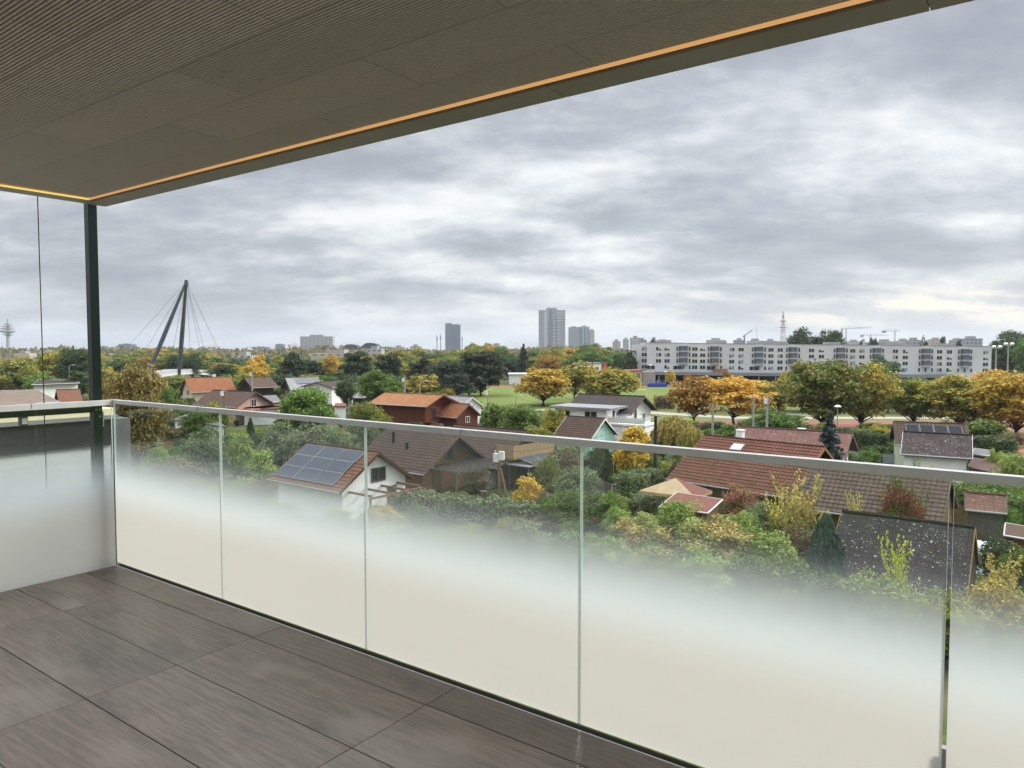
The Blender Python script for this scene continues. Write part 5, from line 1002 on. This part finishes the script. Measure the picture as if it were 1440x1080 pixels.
planty('fruit_tree', 'big', 'green', 430, 538, 84, 84, 'wide bright green tree in front of the grey roofed cream house'); planty('fruit_tree', 'big', 'olive', 514, 561, 80, 56, 'olive green tree left of the red log chalet'); planty('walnut_tree', 'big', 'green', 532, 519, 128, 74, 'broad green tree behind the dark hut with grey roof'); planty('walnut_tree', 'round', 'dark', 484, 528, 140, 34, 'dark tree behind the white bungalow')
planty('fruit_tree', 'big', 'green', 735, 566, 84, 68, 'large green tree left of the white two storey house'); planty('fruit_tree', 'fine', 'goldgreen', 778, 572, 88, 48, 'yellow green tree beside the flat front extension'); planty('fruit_tree', 'round', 'green', 692, 566, 96, 40, 'green tree right of the small red hut'); planty('fruit_tree', 'big', 'olive', 752, 596, 76, 62, 'olive tree below the mint green gabled hut')
planty('maple_tree', 'round', 'yellow', 889, 598, 63, 62, 'bright yellow maple left of the dark tarred pole'); planty('willow_tree', 'willow', 'willow', 948, 580, 76, 70, 'weeping willow with yellow green strands'); planty('willow_tree', 'willow', 'willow', 975, 596, 72, 48, 'smaller weeping willow beside the large red roof')
planty('fruit_tree', 'big', 'green', 1085, 574, 90, 66, 'bright green tree behind the faded red roof'); planty('fruit_tree', 'round', 'green', 1024, 596, 84, 40, 'green bush tree behind the white chimney')
planty('spruce_tree', 'spruce', 'spruce', 1167, 584, 56, 84, 'blue green spruce standing behind the right end of the large red roof')
planty('willow_shrub', 'fine', 'light', 1423, 634, 54, 56, 'light green feathery tree right of the carport'); planty('willow_shrub', 'fine', 'light', 1402, 628, 62, 34, 'light green bush behind the carport')
# nearer, seen through the glass
planty('thuja_tree', 'thuja', 'thuja', 846, 622, 66, 34, 'dark columnar thuja left of the thin pale pole'); planty('thuja_tree', 'thuja', 'thuja', 352, 590, 74, 18, 'slim dark thuja behind the rail left of the solar house'); planty('thuja_tree', 'thuja', 'thuja', 862, 640, 64, 22, 'smaller dark thuja beside the columnar thuja')
planty('purple_bush', 'fine', 'purple', 964, 642, 60, 52, 'dark purple bush left of the large red roof'); planty('garden_shrub', 'fine', 'green', 915, 640, 63, 50, 'green bush behind the dark tarred pole'); planty('garden_shrub', 'shrub', 'yellow', 743, 668, 51, 44, 'yellow leaved bush right of the braced wooden pole')
planty('garden_shrub', 'fine', 'brown', 790, 628, 57, 66, 'brownish olive bush right of the balcony chalet'); planty('garden_shrub', 'fine', 'olive', 770, 640, 54, 56, 'olive shrub behind the yellow leaved bush'); planty('garden_shrub', 'fine', 'greygreen', 815, 650, 50, 74, 'grey green shrub behind the middle glass joint'); planty('garden_shrub', 'fine', 'green', 795, 684, 46, 78, 'green shrub low behind the glass right of the braced pole'); planty('garden_shrub', 'fine', 'brown', 770, 690, 48, 50, 'reddish brown low shrub near the braced pole'); planty('garden_shrub', 'fine', 'green', 850, 688, 48, 62, 'green low shrub below the thin pale pole')
planty('tamarisk_bush', 'fine', 'feather', 905, 718, 41, 92, 'pale yellow feathery tamarisk left in the near glass'); planty('tamarisk_bush', 'fine', 'light', 955, 700, 42, 84, 'light green feathery bush in front of the red flat roof'); planty('tamarisk_bush', 'fine', 'feather', 1000, 722, 39, 110, 'pale yellow green feathery bush right of the tamarisk'); planty('tamarisk_bush', 'fine', 'light', 1045, 716, 41, 80, 'light green bush under the smoke bush'); planty('tamarisk_bush', 'fine', 'light', 870, 712, 44, 54, 'light green bush at the left end of the feathery bushes')
planty('smoke_bush', 'fine', 'redbush', 1040, 678, 47, 74, 'reddish brown smoke bush at the foot of the large red roof'); planty('garden_shrub', 'fine', 'greygreen', 1072, 700, 44, 58, 'grey green shrub between the smoke bush and the yellow shrub'); planty('garden_shrub', 'shrub', 'dark', 1085, 736, 41, 70, 'dark green shrub below the yellow twigged shrub')
planty('forsythia_bush', 'wispy', 'palyellow', 1128, 664, 41, 86, 'tall loose yellow shrub with upright twigs before the lichen tiles'); planty('forsythia_bush', 'wispy', 'palyellow', 1098, 692, 42, 56, 'shorter loose yellow shrub beside the tall one'); planty('forsythia_bush', 'wispy', 'palyellow', 1205, 690, 42, 34, 'small yellow twigged shrub left of the red and green tree')
planty('juniper_bush', 'thuja', 'spruce', 1162, 727, 33.5, 58, 'dark upright juniper left of the dark slate roof')
planty('cherry_tree', 'fine', 'redgreen', 1262, 662, 38.6, 62, 'red and green tree between the lichen tiles and the slate roof'); planty('cherry_tree', 'wispy', 'redgreen', 1292, 676, 38.4, 34, 'thin crimson leaved tree in front of the lichen tiles')
planty('young_tree', 'wispy', 'ygreen', 1266, 752, 29.5, 66, 'young yellow green tree in front of the dark slate roof'); planty('young_tree', 'fine', 'light', 1235, 800, 29, 120, 'light green low bush half hidden by the frosted glass at the right'); planty('young_tree', 'wispy', 'palyellow', 1405, 775, 31, 76, 'yellow twigged shrub at the lower right behind the glass'); planty('thuja_bush', 'shrub', 'dark', 1405, 758, 36, 66, 'dark green bush in front of the white tarpaulin tunnel'); planty('thuja_bush', 'shrub', 'green', 1440, 762, 34, 60, 'green bush at the right edge before the dark red shed')
planty('garden_shrub', 'shrub', 'green', 1418, 708, 44, 36, 'green shrub right of the plank shed'); planty('garden_shrub', 'wispy', 'palyellow', 1306, 650, 56, 22, 'small yellow sapling before the white lichen roof house'); planty('garden_shrub', 'wispy', 'green', 1288, 642, 57, 16, 'thin green sapling before the white lichen roof house'); planty('garden_shrub', 'shrub', 'green', 1222, 645, 60, 28, 'green bush beside the low grey panel fence'); planty('garden_shrub', 'shrub', 'dark', 1246, 652, 58, 14, 'small dark bush before the low grey panel fence')
planty('lilac_bush', 'fine', 'greygreen', 440, 590, 66, 90, 'pale grey green lilac behind the rail left of the solar house'); planty('lilac_bush', 'fine', 'greygreen', 392, 592, 68, 70, 'pale grey green lilac left of the widest lilac'); planty('lilac_bush', 'fine', 'greygreen', 478, 598, 64, 66, 'grey green lilac right behind the solar roof'); planty('lilac_bush', 'fine', 'greygreen', 290, 594, 62, 80, 'grey green bush at the first glass joint'); planty('lilac_bush', 'fine', 'light', 336, 606, 64, 52, 'light green bush beside the slim dark thuja'); planty('lilac_bush', 'shrub', 'light', 368, 630, 60, 46, 'round light green bush left of the solar roof')
planty('lilac_bush', 'fine', 'olive', 535, 570, 74, 50, 'olive bush behind the large timber chalet roof'); planty('lilac_bush', 'fine', 'greygreen', 515, 590, 70, 56, 'grey bush behind the solar roof and the timber chalet')
planty('hazel_bush', 'fine', 'green', 275, 572, 92, 56, 'green bush behind the rail under the orange tiled house'); planty('hazel_bush', 'fine', 'olive', 300, 562, 96, 60, 'olive hazel in front of the pink gabled house'); planty('hazel_bush', 'fine', 'green', 236, 540, 112, 44, 'light bush between the golden tree and the orange tiled house')
for px, yt, Y, w, k_, pal, lab in ((600, 742, 40, 90, 'fine', 'green', 'green bush fading into the frost below the solar house'), (660, 735, 41, 80, 'fine', 'olive', 'olive bush fading into the frost below the braced pole'), (735, 728, 41, 84, 'fine', 'greygreen', 'grey green bush fading into the frost right of the braced pole'), (800, 736, 38, 96, 'fine', 'green', 'green bush fading into the frost beside the middle glass joint'), (862, 752, 36, 90, 'fine', 'light', 'light bush fading into the frost right of the middle glass joint'), (925, 764, 34, 100, 'fine', 'olive', 'olive bush fading into the frost below the tamarisk'), (985, 768, 33, 100, 'fine', 'light', 'light green bush fading into the frost below the feathery bushes'), (1050, 772, 33, 90, 'fine', 'green', 'green bush fading into the frost below the smoke bush'), (1110, 778, 32.5, 90, 'shrub', 'olive', 'olive bush fading into the frost left of the juniper'), (1170, 800, 30, 80, 'fine', 'green', 'green bush fading into the frost below the juniper'), (1330, 822, 27, 110, 'fine', 'olive', 'olive bush fading into the frost below the slate roof'), (1400, 812, 28, 110, 'fine', 'goldgreen', 'ochre bush fading into the frost at the lower right'), (540, 728, 46, 70, 'fine', 'greygreen', 'grey green bush in the frost before the solar house'), (470, 716, 47, 70, 'fine', 'green', 'green bush in the frost at the solar house eave'), (395, 706, 49, 70, 'fine', 'olive', 'olive bush in the frost left of the solar house'), (320, 676, 54, 76, 'fine', 'green', 'green bush in the frost right of the first glass joint'), (250, 640, 58, 80, 'fine', 'brown', 'brownish bush in the frost left of the first glass joint')):
    planty('garden_shrub', k_, pal, px, yt, Y, w, lab)
# the wood behind the colony
SK = [(-40, 506), (0, 505), (50, 498), (75, 492), (100, 488), (125, 492), (150, 503), (170, 494), (190, 491), (230, 489), (260, 488), (300, 493), (320, 503), (350, 499), (380, 498), (410, 497), (450, 504), (480, 497), (505, 494), (530, 497), (560, 488), (580, 485), (600, 491), (640, 491), (660, 481), (700, 480), (720, 491), (760, 488), (800, 483), (830, 480), (860, 484), (885, 494)]
def sky_y(px):
    for (a, b), (c, d) in zip(SK[:-1], SK[1:]):
        if a <= px <= c: return b + (d - b) * (px - a) / (c - a)
    return 500
wr = random.Random(21)
kinds = {'green': 'green broadleaf tree in the wood beyond the garden houses', 'dark': 'dark green broadleaf tree in the wood beyond the garden houses', 'olive': 'olive coloured tree in the wood beyond the garden houses', 'gold': 'golden autumn tree in the wood beyond the garden houses', 'goldgreen': 'green and ochre tree in the wood beyond the garden houses', 'rust': 'rusty brown tree in the wood beyond the garden houses'}
for row, (Y0, Y1, dy, step, w0, w1) in enumerate(((430, 520, 1, 15, 20, 32), (340, 400, 2, 17, 26, 38), (270, 310, 8, 20, 30, 44), (205, 240, 17, 24, 38, 54))):
    px = -30
    while px < 892:
        q = px + wr.uniform(-4, 4); yt = sky_y(q) + dy + wr.uniform(-2, 5)
        if row == 3 and (690 < q < 890 or 150 < q < 300): px += step; continue
        pal = wr.choice(['green', 'goldgreen', 'olive', 'dark', 'gold', 'goldgreen', 'green', 'olive', 'rust'] if q < 400 or q > 640 else ['green', 'dark', 'olive', 'goldgreen', 'dark'])
        planty('broadleaf_tree', wr.choice(['round', 'round', 'big', 'open']), pal, q, yt, wr.uniform(Y0, Y1), wr.uniform(w0, w1), kinds[pal], 'tree', 'trees of the wood beyond the garden colony'); px += step
for px in range(900, 1460, 22):
    pal = wr.choice(['dark', 'green', 'olive']); planty('broadleaf_tree', 'round', pal, px + wr.uniform(-6, 6), wr.uniform(487, 490), wr.uniform(420, 520), wr.uniform(20, 28), 'tree behind the apartment block', 'tree', 'trees behind the apartment block')
for px in range(-20, 715, 17):
    pal = wr.choice(['dark', 'green', 'olive', 'pine', 'goldgreen']); Y = wr.uniform(166, 188); h = wr.uniform(3.2, 6.5); p = ony(px + wr.uniform(-6, 6), 540, Y)
    if p.x > -8: continue
    plant('understory_bush', 'shrub', pal, (p.x, Y, 0), h, h * wr.uniform(1.1, 1.6), 'bush growing at the foot of the wood behind the garden houses', 'bush', 'bushes along the foot of the wood')
for px, Y, h, w, pal, lab in ((1062, 100, 2.6, 5, 'green', 'left green bush at the feet of the park row'), (1108, 98, 3.2, 6, 'green', 'second green bush at the feet of the park row'), (1235, 98, 2.2, 5, 'olive', 'olive bush beside the dark hedge at the feet of the park row'), (1385, 94, 3, 6, 'green', 'green bush under the yellow green tree'), (1005, 98, 2.2, 4.5, 'dark', 'dark bush under the rust brown maple'), (955, 100, 2.6, 5.5, 'olive', 'olive bush behind the weeping willow'), (700, 120, 2.5, 6, 'dark', 'dark bush left of the lawn lamp'), (660, 125, 3, 7, 'green', 'green bush behind the small white shed house'), (610, 140, 4, 8, 'green', 'wide green bush behind the red log chalet')):
    p = ony(px, 560, Y); plant('park_bush', 'shrub', pal, (p.x, Y, 0), h, w, lab, 'bush')
rs = np.random.RandomState(5); n = 26000; X = rs.uniform(-1100, 1100, n); Yw = rs.uniform(760, 1250, n); hh = 9 + 3.5 * np.sin(X * .021) + 2.5 * np.sin(X * .067 + Yw * .05)
fw = leafmesh('far_wood', np.stack([X, Yw, hh * rs.rand(n) ** .6], 1), rs.normal(size=(n, 3)) + np.array([0, -.5, .6]), rs.uniform(2.5, 5.5, n), rs, 1.3); fo = link('far_wood', fw); fo.color = (.09, .10, .035, 1); fo['tint'] = [.13, .09, .03]; tag(fo, kind='stuff')
HOUSES += [(-2.5, 55, 3.4), (-1.0, 51, 2.5), (1.0, 53, 2)]
# shrubs filling the gardens between the houses
k = 0; tries = 0; used = []
while k < 285 and tries < 12000:
    tries += 1; Y = wr.uniform(36, 150); px = wr.uniform(160, 1440) if Y > 55 else wr.uniform(520, 1440); x = (px - 720) / FPX * Y
    if Y > 98 and px > 640: continue
    if Y < 44 and px > 1170: continue
    if any((x - a) ** 2 + (Y - b) ** 2 < (r + 1.0) ** 2 for a, b, r in HOUSES) or any((x - a) ** 2 + (Y - b) ** 2 < 4 for a, b in used): continue
    if 0 < x < 52 and abs((Y - 44) + (x + 22) * .3) < 3: continue
    used.append((x, Y)); pal = wr.choice(['green', 'green', 'dark', 'olive', 'light', 'greygreen', 'goldgreen', 'brown']); h = wr.uniform(1.0, 2.6)
    names = {'green': 'green', 'dark': 'dark green', 'olive': 'olive', 'light': 'light green', 'greygreen': 'grey green', 'goldgreen': 'green and ochre', 'brown': 'brownish'}
    plant('garden_shrub', wr.choice(['fine', 'shrub', 'fine']), pal, (x, Y, 0), h, h * wr.uniform(1.0, 1.6), f'{names[pal]} leafy shrub growing among the garden houses', 'shrub', 'shrubs in the gardens between the houses'); k += 1
# ================================================================== HAZE
hm = bpy.data.materials.new('air_haze'); hm.use_nodes = True; hm.node_tree.nodes.clear()
pv = hm.node_tree.nodes.new('ShaderNodeVolumePrincipled'); pv.inputs['Color'].default_value = (.80, .87, .96, 1); pv.inputs['Density'].default_value = .00012; pv.inputs['Anisotropy'].default_value = .2
ho = hm.node_tree.nodes.new('ShaderNodeOutputMaterial'); hm.node_tree.links.new(pv.outputs[0], ho.inputs['Volume'])
HAZE = True
if HAZE: tag(MB().bx(-7100, 7100, -7100, 7100, -12, 160).build('haze', hm), kind='stuff')
